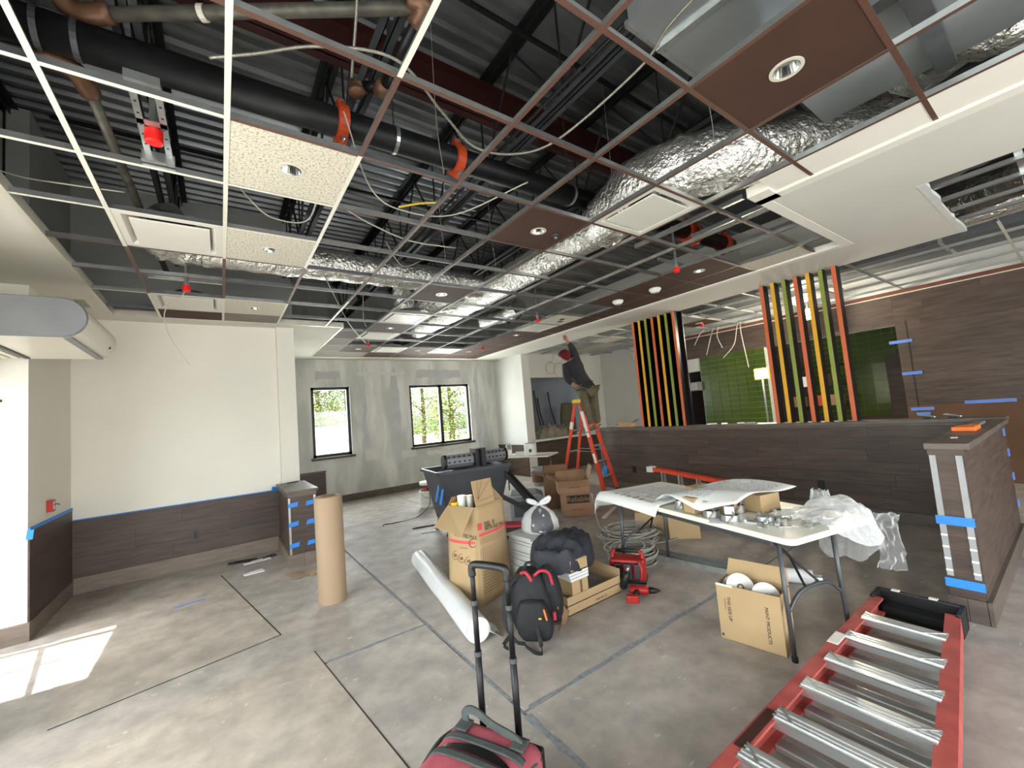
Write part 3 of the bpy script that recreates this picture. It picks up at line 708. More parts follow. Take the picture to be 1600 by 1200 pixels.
def beam(y, z, label):
    o = thing('red_beam', label, 'beam', (2.5, y, z))
    MB().box((-1.2, y-.08, z), (6, y+.08, z+.012)).build('bottom_flange', 'red_steel', o); MB().box((-1.2, y-.006, z), (6, y+.006, z+.3)).build('web', 'red_steel', o)
    MB().box((-1.2, y-.08, z+.29), (6, y+.08, z+.302)).build('top_flange', 'red_steel', o)
beam(3.0, 4.33, 'dark red steel roof beam above the black sprinkler main'); beam(.55, 4.33, 'dark red steel roof beam above the grey sheet metal duct')
for k, (y, z) in enumerate([(1.5, 4.6), (2.35, 4.62), (5.2, 4.6)]):
    tag(MB().bar((-1.2, y, z), (6, y, z), .03, .03).build('bridging_angle', 'black_steel'), 'thin black bridging angle crossing under the roof deck, %s from the camera' % ords[k], 'bridging')

# ---------------------------------------------------------------- sprinkler pipes
pm = thing('sprinkler_main', 'thick black sprinkler main pipe crossing above the ceiling grid', 'pipe', (1.7, 2.78, 3.58))
A, B = Vector((-1.5, 2.87, 3.68)), Vector((5.95, 2.735, 3.68))
MB().tube([A, B], .094, 20).build('pipe', 'black_pipe', pm, smooth=True)
def on(x): t = (x-A.x)/(B.x-A.x); return A.lerp(B, t)
for x in (.74, 1.64, 4.89, 5.07, 5.77):
    c = on(x); M = frame(c, (0, 1, 0), (0, 0, 1))
    q = MB(M).lathe([(.096, -.036), (.121, -.034), (.121, .034), (.096, .036)], 20).build('coupling', 'orange_iron', pm)
    for s in (-1, 1):
        MB().obox(c+Vector((0, -s*.02, s*.129)), (.055, .05, .05)).build('lug', 'orange_iron', q)
        MB().tube([c+Vector((-.0, -.06, s*.134)), c+Vector((0, .05, s*.134))], .012, 8).build('bolt', 'galv', q)
for x in (-.7, -.56, 1.12, 2.9):
    c = on(x); M = frame(c, (0, 1, 0), (0, 0, 1))
    MB(M).lathe([(.096, -.013), (.1, -.013), (.1, .013), (.096, .013)], 20).build('hanger_ring', 'galv' if x > 0 else 'grey_steel', pm)
    MB().tube([c+Vector((0, 0, .095)), c+Vector((0, 0, 1.0))], .006, 6).build('hanger_rod', 'grey_steel', pm)
pb = thing('sprinkler_branch', 'thinner weathered sprinkler branch pipe with brown elbows above the grid', 'pipe', (0.336, 2.354, 3.680))
MB().tube([(0.785, 2.612, 3.792), (0.830, 2.556, 3.803)], .05, 12).lathe([(.05, 0), (.055, .03)], 12, (0.785, 2.578, 3.736)).build('elbow', 'brown_fitting', pb, smooth=True)
MB().tube([(0.830, 2.556, 3.792), (0.908, 2.466, 3.758)], .032, 12).build('nipple', 'black_pipe', pb, smooth=True)
MB().tube([(0.908, 2.489, 3.736), (0.919, 2.410, 3.736)], .05, 12).build('elbow', 'brown_fitting', pb, smooth=True)
MB().tube([(0.919, 2.433, 3.736), (0.930, 1.883, 3.736)], .03, 12).build('pipe', 'black_pipe', pb, smooth=True)
MB().tube(curve_pts([(0.930, 1.928, 3.736), (0.942, 1.827, 3.758), (0.874, 1.861, 3.792)], 5), .05, 12).build('elbow', 'brown_fitting', pb, smooth=True)
MB().tube([(0.897, 1.883, 3.770), (-0.448, 2.746, 3.792)], .034, 14).build('pipe', 'old_pipe', pb, smooth=True)
MB().tube(curve_pts([(-0.404, 2.713, 3.792), (-0.560, 2.803, 3.803), (-0.673, 2.746, 3.915)], 5), .05, 12).build('elbow', 'brown_fitting', pb, smooth=True)
MB().lathe([(.037, -.015), (.04, -.015), (.04, .015), (.037, .015)], 14, (0, 0, 0), frame((-0.022, 2.473, 3.781), (.54, .84, 0), (0, 0, 1))).build('hanger_ring', 'light_trim', pb)
pd = thing('drop_pipe', 'dark pipe with a brown elbow running down towards the left wall', 'pipe', (-.5, 4, 3.6))
MB().tube([(-1.3, 3.05, 3.62), (-.66, 2.95, 3.6)], .036, 10).tube([(-.56, 3.05, 3.58), (-.48, 6.2, 3.58)], .03, 10).build('pipe', 'old_pipe', pd, smooth=True)
MB().tube(curve_pts([(-.72, 2.95, 3.6), (-.6, 2.98, 3.6), (-.56, 3.12, 3.58)], 5), .05, 10).build('elbow', 'brown_fitting', pd, smooth=True)
# bracketed sprinkler drop with red cap
sd = thing('sprinkler_drop', 'galvanised perforated bracket with a red capped sprinkler drop', 'sprinkler', (-.24, 2.55, 3.1))
b = MB()
for x in (-.285, -.195): b.box((x-.014, 2.22, 3.13), (x+.014, 2.8, 3.136))
b.box((-.30, 2.52, 3.13), (-.18, 2.56, 3.136)).box((-.30, 2.2, 3.10), (-.18, 2.225, 3.14)).box((-.31, 2.76, 3.06), (-.17, 2.83, 3.066)).box((-.31, 2.79, 3.06), (-.17, 2.80, 3.13))
b.build('bracket', 'galv', sd)
b = MB()
for k in range(6):
    for x in (-.285, -.195): b.box((x-.005, 2.3+.085*k, 3.1295), (x+.005, 2.312+.085*k, 3.131))
b.build('bracket_hole', 'joint_dark', sd)
MB().lathe([(.017, 3.16), (.017, 3.32)], 12, (-.24, 2.6, 0)).lathe([(.03, 3.13), (.03, 3.17)], 16, (-.24, 2.6, 0)).build('nipple', 'galv', sd, smooth=False)
MB().lathe([(.03, 3.065), (.038, 3.07), (.038, 3.13), (.03, 3.132)], 18, (-.24, 2.6, 0)).build('cap', 'red_cap', sd)
def sprk(x, y, label, z=3.02):
    o = thing('sprinkler_drop', label, 'sprinkler', (x, y, z-.04))
    MB().lathe([(.013, z+.03), (.013, z+.5)], 10, (x, y, 0)).lathe([(.024, z+.02), (.024, z+.06)], 12, (x, y, 0)).build('nipple', 'galv', o)
    MB().lathe([(.024, z-.035), (.032, z-.03), (.032, z+.02), (.024, z+.022)], 14, (x, y, 0)).build('cap', 'red_cap', o)
    MB().bar((x-.28, y+.03, z+.09), (x+.3, y+.03, z+.09), .025, .03).build('bar_hanger', 'galv', o)
for x, y, l_ in [(-.235, 4.905, 'red sprinkler cap beside the dangling cable'), (4.168, 4.97, 'red sprinkler cap next to the white tile with two holes'), (4.22, 2.54, 'red sprinkler cap above the soffit row of brown tiles'), (2.207, 7.435, 'red sprinkler cap left in the far part of the grid'), (4.63, 7.44, 'red sprinkler cap right in the far part of the grid')]:
    sprk(x, y, l_)

# ---------------------------------------------------------------- ducts
def duct(name, label, ctrl, r, m, seg=26, n=9, amp=.016, group=None, parent=None):
    pts = curve_pts(ctrl, n); prev = None; vs = []; fs = []; L = 0
    for i, p in enumerate(pts):
        d = (pts[min(i+1, len(pts)-1)]-pts[max(i-1, 0)]).normalized()
        if prev is None: x = d.orthogonal().normalized()
        else: x = (prev-d*prev.dot(d)).normalized()
        prev = x; y = d.cross(x)
        for k in range(seg):
            a = 2*math.pi*k/seg; dirn = x*math.cos(a)+y*math.sin(a)
            rr = r+amp*mnoise.noise(Vector((p+dirn*r)*7))+amp*.7*mnoise.noise(Vector((p+dirn*r)*16))
            vs.append(p+dirn*rr)
    for i in range(len(pts)-1):
        for k in range(seg):
            k2 = (k+1) % seg; fs.append((i*seg+k, i*seg+k2, (i+1)*seg+k2, (i+1)*seg+k))
    o = MB().add(vs, fs).build(name, m, parent, smooth=True)
    if parent is None: tag(o, label, 'duct', group)
    return o
duct('insulated_duct', 'long foil wrapped duct running lengthwise above the middle of the grid', [(3.2, 2.55, 3.38), (3.22, 3.1, 3.38), (3.25, 4.5, 3.38), (3.25, 5.9, 3.38), (3.2, 8.5, 3.4)], .185, 'foil', n=22)
duct('insulated_duct', 'long foil wrapped duct crossing the grid behind the speckled tiles', [(-.1, 4.95, 3.44), (.9, 4.9, 3.43), (2.0, 4.92, 3.44), (3.1, 4.95, 3.42)], .17, 'foil', n=26)
duct('flex_duct', 'fat crinkled foil elbow duct beside the large brown tile', [(4.2, .75, 3.5), (3.6, 1.05, 3.36), (3.1, 1.45, 3.34), (2.9, 2.0, 3.34), (3.15, 2.6, 3.36)], .235, 'foil', n=14, amp=.035)
duct('flex_duct', 'crinkled foil branch dropping to the middle white diffuser', [(2.25, 5.0, 3.48), (2.1, 5.25, 3.52), (2.15, 5.5, 3.42), (2.2, 5.56, 3.2)], .13, 'foil', n=10, amp=.03)
duct('flex_duct', 'crinkled foil branch behind the dull brown middle tile', [(3.3, 5.6, 3.45), (2.8, 5.9, 3.4), (2.55, 6.3, 3.42), (2.3, 6.7, 3.3)], .14, 'foil', n=10, amp=.03)
duct('flex_duct', 'short crinkled foil duct end at the left diffuser', [(-.05, 4.95, 3.44), (-.3, 4.95, 3.42), (-.42, 4.7, 3.4), (-.3, 4.2, 3.35)], .15, 'foil', n=10, amp=.035)
duct('flex_duct', 'crinkled foil duct at the upper right corner above the soffit', [(3.45, -.8, 3.5), (3.5, -.1, 3.42), (3.45, .2, 3.5), (3.8, .45, 3.6)], .17, 'foil', n=12, amp=.03)
duct('flex_duct', 'crinkled foil duct behind the soffit row of the far grid', [(4.3, 5.6, 3.4), (4.35, 6.1, 3.38), (4.3, 6.8, 3.45)], .14, 'foil', n=10, amp=.03)
sm = thing('sheet_metal_duct', 'grey rectangular sheet metal duct at the top of the view', 'duct', (2.4, .3, 3.46))
MB().add([(1.72, 1.14, 3.46), (2.95, 1.14, 3.46), (2.95, -1.4, 3.46), (1.55, -1.4, 3.46), (1.65, 1.1, 3.78), (2.95, 1.1, 3.78), (2.95, -1.4, 3.78), (1.4, -1.4, 3.78)],
         [(0, 1, 2, 3), (7, 6, 5, 4), (0, 4, 5, 1), (1, 5, 6, 2), (2, 6, 7, 3), (3, 7, 4, 0)]).build('duct_body', 'sheet_metal', sm)
MB().bar((1.98, 1.16, 3.45), (2.25, -1.4, 3.45), .03, .02).bar((1.71, 1.15, 3.46), (2.95, 1.15, 3.46), .02, .03).build('seam', 'galv', sm)
sm2 = thing('sheet_metal_duct', 'pale galvanised duct seen through the open cell beside the large brown tile', 'duct', (2.9, .5, 3.22))
MB().box((2.42, -.22, 3.24), (3.2, .8, 3.44)).build('duct_body', 'sheet_metal', sm2); MB().box((2.40, .22, 3.2), (3.22, .30, 3.24)).box((2.38, -.22, 3.21), (2.46, .8, 3.27)).build('seam', 'galv_dark', sm2)
sm3 = thing('sheet_metal_duct', 'dark grey duct beyond the soffit row near the orange couplings', 'duct', (4.6, 1.9, 3.3))
MB().box((3.9, 1.5, 3.55), (5.3, 2.3, 3.8)).build('duct_body', 'galv_dark', sm3)
for k, (x, y0, y1, z) in enumerate([(3.6, 1.5, 2.6, 3.2), (4.0, 1.35, 2.2, 3.22), (4.62, 1.35, 2.0, 3.2), (4.85, 1.4, 2.6, 3.25)]):
    tag(MB().bar((x, y0, z), (x, y1, z), .035, .04).build('steel_channel', 'galv'), 'galvanised channel above the grid by the near soffit corner, %s from the left' % ords[k], 'channel')

# ---------------------------------------------------------------- cables
def cable(name, label, ctrl, r, m, cat='cable', n=10, seg=6):
    o = MB().tube(curve_pts(ctrl, n), r, seg).build(name, m, smooth=True); return tag(o, label, cat)
cable('armoured_cable', 'long armoured cable looping from the grid centre up to the sheet metal duct', [(.0, 2.05, 3.2), (.17, 1.95, 3.22), (.4, 1.8, 3.24), (.70, 1.68, 3.22), (1.0, 1.82, 3.17), (1.26, 1.94, 3.14), (1.49, 1.86, 3.12), (1.67, 1.66, 3.15), (1.78, 1.15, 3.25), (1.75, .93, 3.3), (1.78, .6, 3.36)], .007, 'conduit')
cable('armoured_cable', 'armoured cable hanging beside the orange coupling', [(.62, 1.5, 4.6), (.6, 1.75, 4.0), (.63, 2.0, 3.7), (.66, 2.25, 3.55)], .008, 'conduit')
cable('dangling_cable', 'white cable hanging free in front of the bare left wall', [(-.24, 4.92, 3.25), (-.257, 4.92, 2.97), (-.378, 4.92, 2.83), (-.403, 4.92, 2.69), (-.355, 4.92, 2.51), (-.231, 4.92, 2.275)], .0052, 'wire_white')
cable('white_cable', 'slack white cable sagging below the deck near the pipe clamp', [(.7, 2.6, 3.6), (.9, 2.75, 3.2), (1.2, 2.85, 3.15), (1.6, 2.8, 3.2), (1.95, 2.3, 3.3)], .0052, 'wire_white')
cable('white_cable', 'white cable curving behind the middle speckled tile', [(.1, 3.0, 3.2), (.2, 3.15, 3.15), (.35, 3.3, 3.12), (.6, 3.38, 3.2), (.64, 3.0, 3.4)], .0052, 'wire_white')
cable('white_cable', 'white cable lying along the grid beside the crossing duct', [(.75, 2.9, 3.1), (1.0, 3.1, 3.12), (1.4, 3.3, 3.14), (1.9, 3.4, 3.2)], .006, 'wire_white')
cable('white_cable', 'looping white cable above the far left dull tiles', [(1.75, 6.0, 3.5), (1.8, 6.2, 3.15), (2.0, 6.5, 3.1), (2.2, 6.3, 3.35), (2.05, 6.0, 3.4)], .0052, 'wire_white')
cable('white_cable', 'white cable drooping on the crossing foil duct', [(1.5, 4.2, 3.5), (1.75, 4.4, 3.35), (2.1, 4.6, 3.55), (2.25, 4.75, 3.62)], .0052, 'wire_white')
cable('yellow_cable', 'short yellow cable beside the joist with slotted chord', [(1.15, 2.9, 3.2), (1.3, 2.85, 3.24), (1.45, 2.8, 3.26)], .008, 'wire_yellow')
cable('white_cable', 'white cable beside the left wall above the left diffuser', [(-1.2, 3.6, 3.3), (-1.0, 3.7, 3.28), (-.75, 3.65, 3.26), (-.5, 3.7, 3.3)], .0052, 'wire_white')
cable('hanging_wire', 'stiff thin wire hanging diagonally by the far red cap', [(.9, 4.6, 3.3), (1.55, 6.1, 3.07), (2.1, 7.2, 3.0)], .006, 'wire_grey')
cable('cable_bundle', 'thick black cable bundle running with the slotted joist', [(2.0, 1.3, 3.785), (1.98, 3, 3.782), (2.02, 6, 3.785)], .014, 'black_plastic')

# ---------------------------------------------------------------- kitchen ceiling
kg = thing('ceiling_grid', 'silver kitchen ceiling grid beyond the drywall soffit', 'ceiling grid', (7.7, 3, Z))
for x in (6.9, 7.51, 8.12, 8.73): tee((x, -2.5, Z), (x, 8.2, Z), 'galv', kg)
for j in range(-4, 14):
    y = gy(j)
    for x0, x1 in ((6.28, 6.9), (6.9, 7.51), (7.51, 8.12), (8.12, 8.73), (8.73, 9.13)):
        if y < 3 and j % 2: continue
        tee((x0, y, Z+.0005), (x1, y, Z+.0005), 'galv' if j % 3 else 'tee_white', kg)
def ktile(x0, y0, m, l_, hole=None):
    o = tile_mesh(x0+.006, x0+.6, y0+.006, y0+.61, Z+.0032, hole and (x0+.3, y0+.3), .055).build('ceiling_tile', m); tag(o, l_, 'ceiling tile')
    if hole: can(o, x0+.3, y0+.3, Z+.0032, .055, True)
ktile(7.51, 4.06, 'tile_brown', 'brown kitchen ceiling tile with downlight between the two slat screens', True); ktile(7.51, 2.2, 'tile_brown', 'brown kitchen ceiling tile seen through the right slat screen', True)
for k, y0 in enumerate((5.29, 6.53, 7.14)): ktile(7.51, y0, 'tile_white', 'pale kitchen ceiling tile above the worker, %s from the slats' % ords[k])
ktile(6.9, 5.9, 'tile_white', 'pale kitchen ceiling tile just behind the soffit beside the worker')
duct('insulated_duct', 'foil wrapped duct above the kitchen behind the slats', [(6.9, -2, 3.5), (7.0, 1, 3.45), (7.0, 3, 3.45), (7.0, 6.5, 3.5)], .2, 'foil', n=16)
for k, (x, z) in enumerate([(7.9, 3.3), (8.5, 3.35)]):
    o = thing('sheet_metal_duct', 'flat grey kitchen duct %s the dark back wall' % ('away from', 'close to')[k], 'duct', (x, 1, z)); MB().box((x-.28, -2.8, z), (x+.25, 4.6, z+.3)).build('duct_body', 'galv_dark', o); MB().box((x-.3, .9, z-.01), (x+.27, .94, z+.31)).build('seam', 'galv', o)
# framing in the drywall hole
fr = thing('ceiling_framing', 'bare metal framing channels in the hole of the drywall soffit', 'framing', (5.3, -.5, Z))
for x in (4.75, 5.15, 5.55, 5.95): MB().box((x-.02, -3, Z+.03), (x+.02, .57, Z+.06)).build('furring_channel', 'galv', fr)
for y in (.1, -.9): MB().box((4.41, y, Z+.06), (6.2, y+.04, Z+.12)).build('carrier_channel', 'galv', fr)
MB().box((4.42, -3, Z+.02), (4.44, .57, Z+.22)).build('gypsum_edge', 'foam', fr)
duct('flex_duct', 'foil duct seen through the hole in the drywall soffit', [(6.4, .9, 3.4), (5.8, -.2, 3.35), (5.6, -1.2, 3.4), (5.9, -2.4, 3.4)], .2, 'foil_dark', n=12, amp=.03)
sprk(7.9, 2.1, 'red sprinkler cap over the kitchen behind the right slats'); sprk(7.9, 4.35, 'red sprinkler cap over the kitchen between the slat screens')
for k, c in enumerate([[(8.73, 4.77, 3.06), (8.6, 4.82, 2.95), (8.6, 4.965, 2.74)], [(8.73, 4.565, 3.06), (8.6, 4.60, 2.8), (8.6, 4.715, 2.48)], [(8.73, 4.45, 3.06), (8.6, 4.44, 2.85), (8.6, 4.36, 2.58)], [(8.73, 4.05, 3.06), (8.6, 4.03, 2.9), (8.6, 4.12, 2.6), (8.6, 4.37, 2.36)], [(8.73, 4.0, 3.06), (8.6, 3.95, 2.8), (8.6, 3.886, 2.09)]]):
    cable('dangling_cable', 'white cable hanging before the green tiles, %s from the left' % ords[k], c, .009, 'wire_white')
for k, (x, z, r) in enumerate([(6.95, 2.66, .16), (7.25, 2.6, .2), (7.5, 2.66, .14)]):
    cable('cable_coil', 'thin cable loop hanging in front of the niche, %s from the left' % ords[k], [(x, 7.765, 3.06)]+[(x+r*math.sin(a*.7), 7.95, z-r*math.cos(a*.7)) for a in range(4, 20)], .006, 'wire_grey')
cable('cable_coil', 'single thin cable loop hanging left of the slats', [(8.73, 6.95, 3.06), (8.85, 6.9, 2.8), (8.9, 6.7, 2.5), (8.9, 6.5, 2.55), (8.9, 6.55, 2.8), (8.9, 6.95, 2.98)], .007, 'wire_grey')
# ---------------------------------------------------------------- knee wall end post at the left
kp = thing('knee_wall_post', 'dark wood clad knee wall post with strips of blue tape in front of the pilaster', 'post', (.765, 6.0, 0))
MB().box((.625, 5.515, .14), (.905, 6.53, .80)).build('core_panel', 'wood', kp)
MB().box((.61, 5.5, .80), (.92, 6.53, .845)).build('cap_band', 'wood_cap', kp)
MB().box((.595, 5.48, .845), (.94, 6.53, .872)).build('cap', 'wood_cap', kp, bevel=.003)
for x in (.605, .765): MB().box((x, 5.495, 0), (x+.157, 5.52, .145)).build('base_tile', 'base_wood', kp)
MB().box((.603, 5.5, 0), (.625, 6.57, .15)).build('base_tile', 'base_wood', kp)
for x in (.617, .888): MB().box((x, 5.507, .15), (x+.022, 5.52, .79)).build('corner_bead', 'galv', kp)
for z in (.68, .46, .22):
    for x0, d in ((.612, .1), (.80, .12)):
        MB().add([(x0, 5.504, z), (x0+d, 5.504, z+.01), (x0+d+.012, 5.504, z+.06), (x0+.01, 5.504, z+.05), (x0, 5.513, z), (x0+d, 5.513, z+.01), (x0+d+.012, 5.513, z+.06), (x0+.01, 5.513, z+.05)],
                 [(0, 1, 2, 3), (0, 4, 5, 1), (3, 2, 6, 7), (0, 3, 7, 4), (1, 5, 6, 2)]).build('blue_tape', 'tape', kp)
MB().bar((.72, 6.42, .876), (.86, 6.47, .876), .035, .012).build('scrap_strip', 'dark_grey_plastic', kp)

# red back box on the left wall
rb = thing('fire_alarm_box', 'small red electrical box on the left wall above the blue tape', 'alarm box', (-1.335, 5.86, .99))
MB().box((-1.36, 5.81, .99), (-1.32, 5.90, 1.10)).build('box', 'red_box', rb)
MB().box((-1.322, 5.835, 1.01), (-1.318, 5.875, 1.08)).build('opening', 'label_white', rb)
MB().tube(curve_pts([(-1.32, 5.85, 1.05), (-1.29, 5.82, 1.06), (-1.27, 5.80, 1.05)], 4), .004, 5).build('wire', 'ink', rb)

# air curtain above the entrance
ac = thing('air_curtain', 'grey rounded air curtain mounted over the entrance at the left', 'air curtain', (-1.2, 4.65, 2.36))
def stad(y, grow=0):
    P = [(-1.62, 2.365-grow), (-.93, 2.365-grow)]
    for k in range(13):
        a = -math.pi/2+math.pi*k/12; rr = .145+grow
        P.append((-.91+rr*math.cos(a)*.95, 2.51+rr*math.sin(a)))
    P.append((-1.62, 2.655+grow)); return [(x, y, z) for x, z in P]
def loft(secs):
    n = len(secs[0]); b = MB(); vs = [p for s_ in secs for p in s_]
    fs = [tuple(range(n))[::-1], tuple(range((len(secs)-1)*n, len(secs)*n))]
    for i in range(len(secs)-1): fs += [(i*n+k, i*n+(k+1) % n, (i+1)*n+(k+1) % n, (i+1)*n+k) for k in range(n)]
    return b.add(vs, fs)
loft([stad(4.18, -.008), stad(4.2)]).build('end_cap', 'mid_grey_plastic', ac)
loft([stad(4.2), stad(5.20)]).build('housing', 'light_trim', ac)
MB().box((-.905, 4.21, 2.360), (-.86, 5.19, 2.367)).build('panel_seam', 'mid_grey_plastic', ac)
for k in range(5): MB().box((-1.55+.055*k, 4.25, 2.355), (-1.52+.055*k, 5.15, 2.366)).build('louvre', 'grey_steel' if k in (1, 4) else 'light_trim', ac)
MB().box((-.80, 5.0, 2.43), (-.785, 5.03, 2.45)).build('badge', 'ink', ac)
tag(MB().tube([(-1.62, 5.33, 2.02), (-1.50, 5.30, 2.02)], .012, 8).build('conduit_stub', 'grey_steel'), 'short dark rod sticking out of the bright pier at the left edge', 'rod')
tag(MB().obox((-.28, 5.2, .0055), (.24, .03, .0015), (0, 0, .14)).build('tape_strip', 'tape_dim'), 'strip of blue tape stuck on the floor near the back wall', 'tape')

# ---------------------------------------------------------------- brown paper roll
pr = thing('paper_roll', 'tall brown kraft paper roll standing upright on the floor', 'paper roll', (.80, 4.2, 0))
MB().lathe([(.118, 0), (.12, .01), (.12, .93), (.116, .94), (.06, .938)], 40, (.80, 4.2, 0), cap=False).build('paper', 'kraft', pr, smooth=False)
for p in pr.children[0].data.polygons: p.use_smooth = abs(p.normal.z) < .5
MB().lathe([(.062, .935), (.062, .945), (.05, .945), (.05, .30)], 28, (.80, 4.2, 0), cap=False).build('core_tube', 'kraft_dark', pr, smooth=True)
o = MB().sheet(8, 4, lambda u, v: (.54+.36*u+.05*v, 5.34-.26*v-.02*u, .004+.05*max(0, u-.5)*v*2+.006*math.sin(9*u))).build('paper_scrap', 'kraft', thick=.003)
tag(o, 'torn piece of brown paper lying at the foot of the taped post', 'paper')
for k, (x, y, w, d, a, m_, l_) in enumerate([(.33, 6.15, .3, .05, .3, 'label_white', 'white trim offcut lying on the floor beside the taped post'), (.2, 6.28, .34, .04, -.2, 'black_plastic', 'black trim offcut lying along the back wall baseboard'), (.46, 6.25, .18, .05, .5, 'dark_grey_plastic', 'short dark trim offcut against the taped post'), (.27, 5.68, .2, .06, .25, 'paper', 'crumpled white paper scrap on the floor in front of the back wall')]):
    tag(MB().obox((x, y, .012), (w, d, .012), (.05, 0.05, a)).obox((x+.02, y+.03, .02), (w*.7, d*.4, .006), (0, .1, a+.3)).build('offcut', m_), l_, 'offcut')

# ---------------------------------------------------------------- white plastic roll on the floor
A = Vector((1.41, 2.61, .092)); B = Vector((1.71, 4.36, .092)); d = (B-A).normalized()
wr_ = thing('sheeting_roll', 'long white sheeting roll lying on the floor beside the tall cardboard box', 'roll', (1.6, 3.45, 0))
def rollpt(u, v):
    p = A.lerp(B, u); a = 2*math.pi*v; s_ = d.cross(Vector((0, 0, 1))); r_ = .088+.006*mnoise.noise(Vector((u*5, math.cos(a)*1.5, math.sin(a)*1.5)))
    return p+s_*r_*math.cos(a)+Vector((0, 0, 1))*r_*math.sin(a)
MB().sheet(16, 26, rollpt).build('outer_wrap', 'bag_white', wr_, smooth=True)
b = MB()
for e, P in ((0, A), (1, B)):
    pts = []
    for k in range(70):
        a = k*.35; r_ = .083-.065*k/70
        pts.append(P+d.cross(Vector((0, 0, 1)))*r_*math.cos(a)+Vector((0, 0, 1))*r_*math.sin(a)+d*(.004 if e == 0 else -.004))
    MB().tube(pts, .004, 4).lathe([(.086, 0), (.02, .001)], 26, (0, 0, 0), frame(P+d*(.01 if e == 0 else -.012), d.cross(Vector((0, 0, 1))), (0, 0, 1))).build('rolled_end', 'white_plastic', wr_)
o = MB().sheet(8, 6, lambda u, v: A+d*(.25*u-.01)+d.cross(Vector((0, 0, 1)))*(.085+.10*v)+Vector((0, 0, -.089+.06*(1-v)**2+.012*math.sin(6*u+4*v)))).build('loose_flap', 'bag_white', wr_, smooth=True, thick=.002)

# ---------------------------------------------------------------- boxes
def carton(name, label, M, w, d_, h, m='card', min_='card_in', flaps=(), t=.006, cat='box', open_=True, parent_loc=None):
    "open-topped carton in frame M: x width, y depth, z up; flaps: (side, angle, length)"
    o = thing(name, label, cat, M.translation)
    b = MB(M); b.box((0, 0, 0), (w, d_, t))
    b.build('bottom', m, o)
    for nm, a, c in (('front_wall', (0, 0, 0), (w, t, h)), ('back_wall', (0, d_-t, 0), (w, d_, h)), ('left_wall', (0, t, 0), (t, d_-t, h)), ('right_wall', (w-t, t, 0), (w, d_-t, h))):
        MB(M).box(a, c).build('wall', m, o)
    if not open_: MB(M).box((0, 0, h), (w, d_, h+t)).build('lid', m, o)
    for side, ang, L in flaps:
        ca, sa = math.cos(ang)*L, math.sin(ang)*L
        if side == 'f': q = [(0, 0, h), (w, 0, h), (w-.01, -ca, h+sa), (.01, -ca, h+sa)]
        if side == 'b': q = [(w, d_, h), (0, d_, h), (.01, d_+ca, h+sa), (w-.01, d_+ca, h+sa)]
        if side == 'l': q = [(0, d_, h), (0, 0, h), (-ca, .01, h+sa), (-ca, d_-.01, h+sa)]
        if side == 'r': q = [(w, 0, h), (w, d_, h), (w+ca, d_-.01, h+sa), (w+ca, .01, h+sa)]
        MB(M).quad(*q).build('flap', m, o, thick=.005)
    return o
# tall box with red band
M = frame((1.70, 3.06, 0), (.45, .17, 0), (-.17, .45, 0)); W_, D_, H_ = .45, .34, .80
tb = thing('tall_cardboard_box', 'tall bulging open cardboard box with red bands and black print', 'box', (1.70, 3.06, 0))
def wallpts(x0, y0, x1, y1, bul, nx, ny):
    n_ = nx*.0
    def fn(u, v):
        x = x0+(x1-x0)*u; y = y0+(y1-y0)*u; k = bul*math.sin(math.pi*u)*math.sin(math.pi*min(1, v*.9+.05))
        taper = 1-.10*v
        cx, cy = W_/2, D_/2
        return (cx+(x-cx)*taper+nx*k, cy+(y-cy)*taper+ny*k, H_*v)
    return fn
for nm, args in (('front', (0, 0, W_, 0, .035, 0, -1)), ('right', (W_, 0, W_, D_, .02, 1, 0)), ('back', (W_, D_, 0, D_, .03, 0, 1)), ('left', (0, D_, 0, 0, .03, -1, 0))):
    MB(M).sheet(8, 12, wallpts(*args)).build('wall', 'card', tb, smooth=True, thick=.006)
MB(M).box((.01, .01, 0), (W_-.01, D_-.01, .008)).build('bottom', 'card', tb)
wx = .0225
MB(M).quad((.0225, .32, H_), (.0225, .021, H_), (-.20, -.02, H_-.17), (-.20, .28, H_-.12)).build('flap', 'card', tb, thick=.006)
MB(M).quad((.05, .02, H_), (.30, .015, H_), (.31, .05, H_+.20), (.055, .06, H_+.21)).build('flap', 'card', tb, thick=.006)
MB(M).quad((.43, .03, H_), (.43, .31, H_), (.40, .29, H_+.1), (.36, .1, H_+.13)).build('flap', 'card', tb, thick=.006)
MB(M).quad((.40, .32, H_), (.03, .32, H_), (.05, .29, H_+.07), (.38, .29, H_+.06)).build('flap', 'card_in', tb, thick=.006)
fl = tb.children[-3]
for (a, c) in [((.07, .055), (.28, .19)), ((.07, .055), (.16, .2)), ((.07, .055), (.1, .2)), ((.065, .04), (.295, .045))]:
    p0 = M @ Vector((a[0], .012+.15*a[1]*1.0, H_+a[1])); p1 = M @ Vector((c[0], .012+.15*c[1], H_+c[1])); n_ = M.to_3x3() @ Vector((0, -.012, .002))
    MB().bar(p0+n_, p1+n_, .003, .001).build('pen_line', 'ink_brown', fl)
def onfront(u, v, off=.002):    # point on the front wall
    p = Vector(wallpts(0, 0, W_, 0, .035, 0, -1)(u, v)); return M @ (p+Vector((0, -off, 0)))
def strip(fnc, u0, u1, v0, v1, m_, nm, parent, n=8):
    MB().sheet(n, 1, lambda a, b_: fnc(u0+(u1-u0)*a, v0+(v1-v0)*b_)).build(nm, m_, parent)
def onleft(u, v, off=.002): p = Vector(wallpts(0, D_, 0, 0, .03, -1, 0)(u, v)); return M @ (p+Vector((-off, 0, 0)))
def onright(u, v, off=.002): p = Vector(wallpts(W_, 0, W_, D_, .02, 1, 0)(u, v)); return M @ (p+Vector((off, 0, 0)))
strip(lambda u, v: onfront(u, v, .006), .06, .97, .695, .722, 'ink_red', 'red_band', tb)
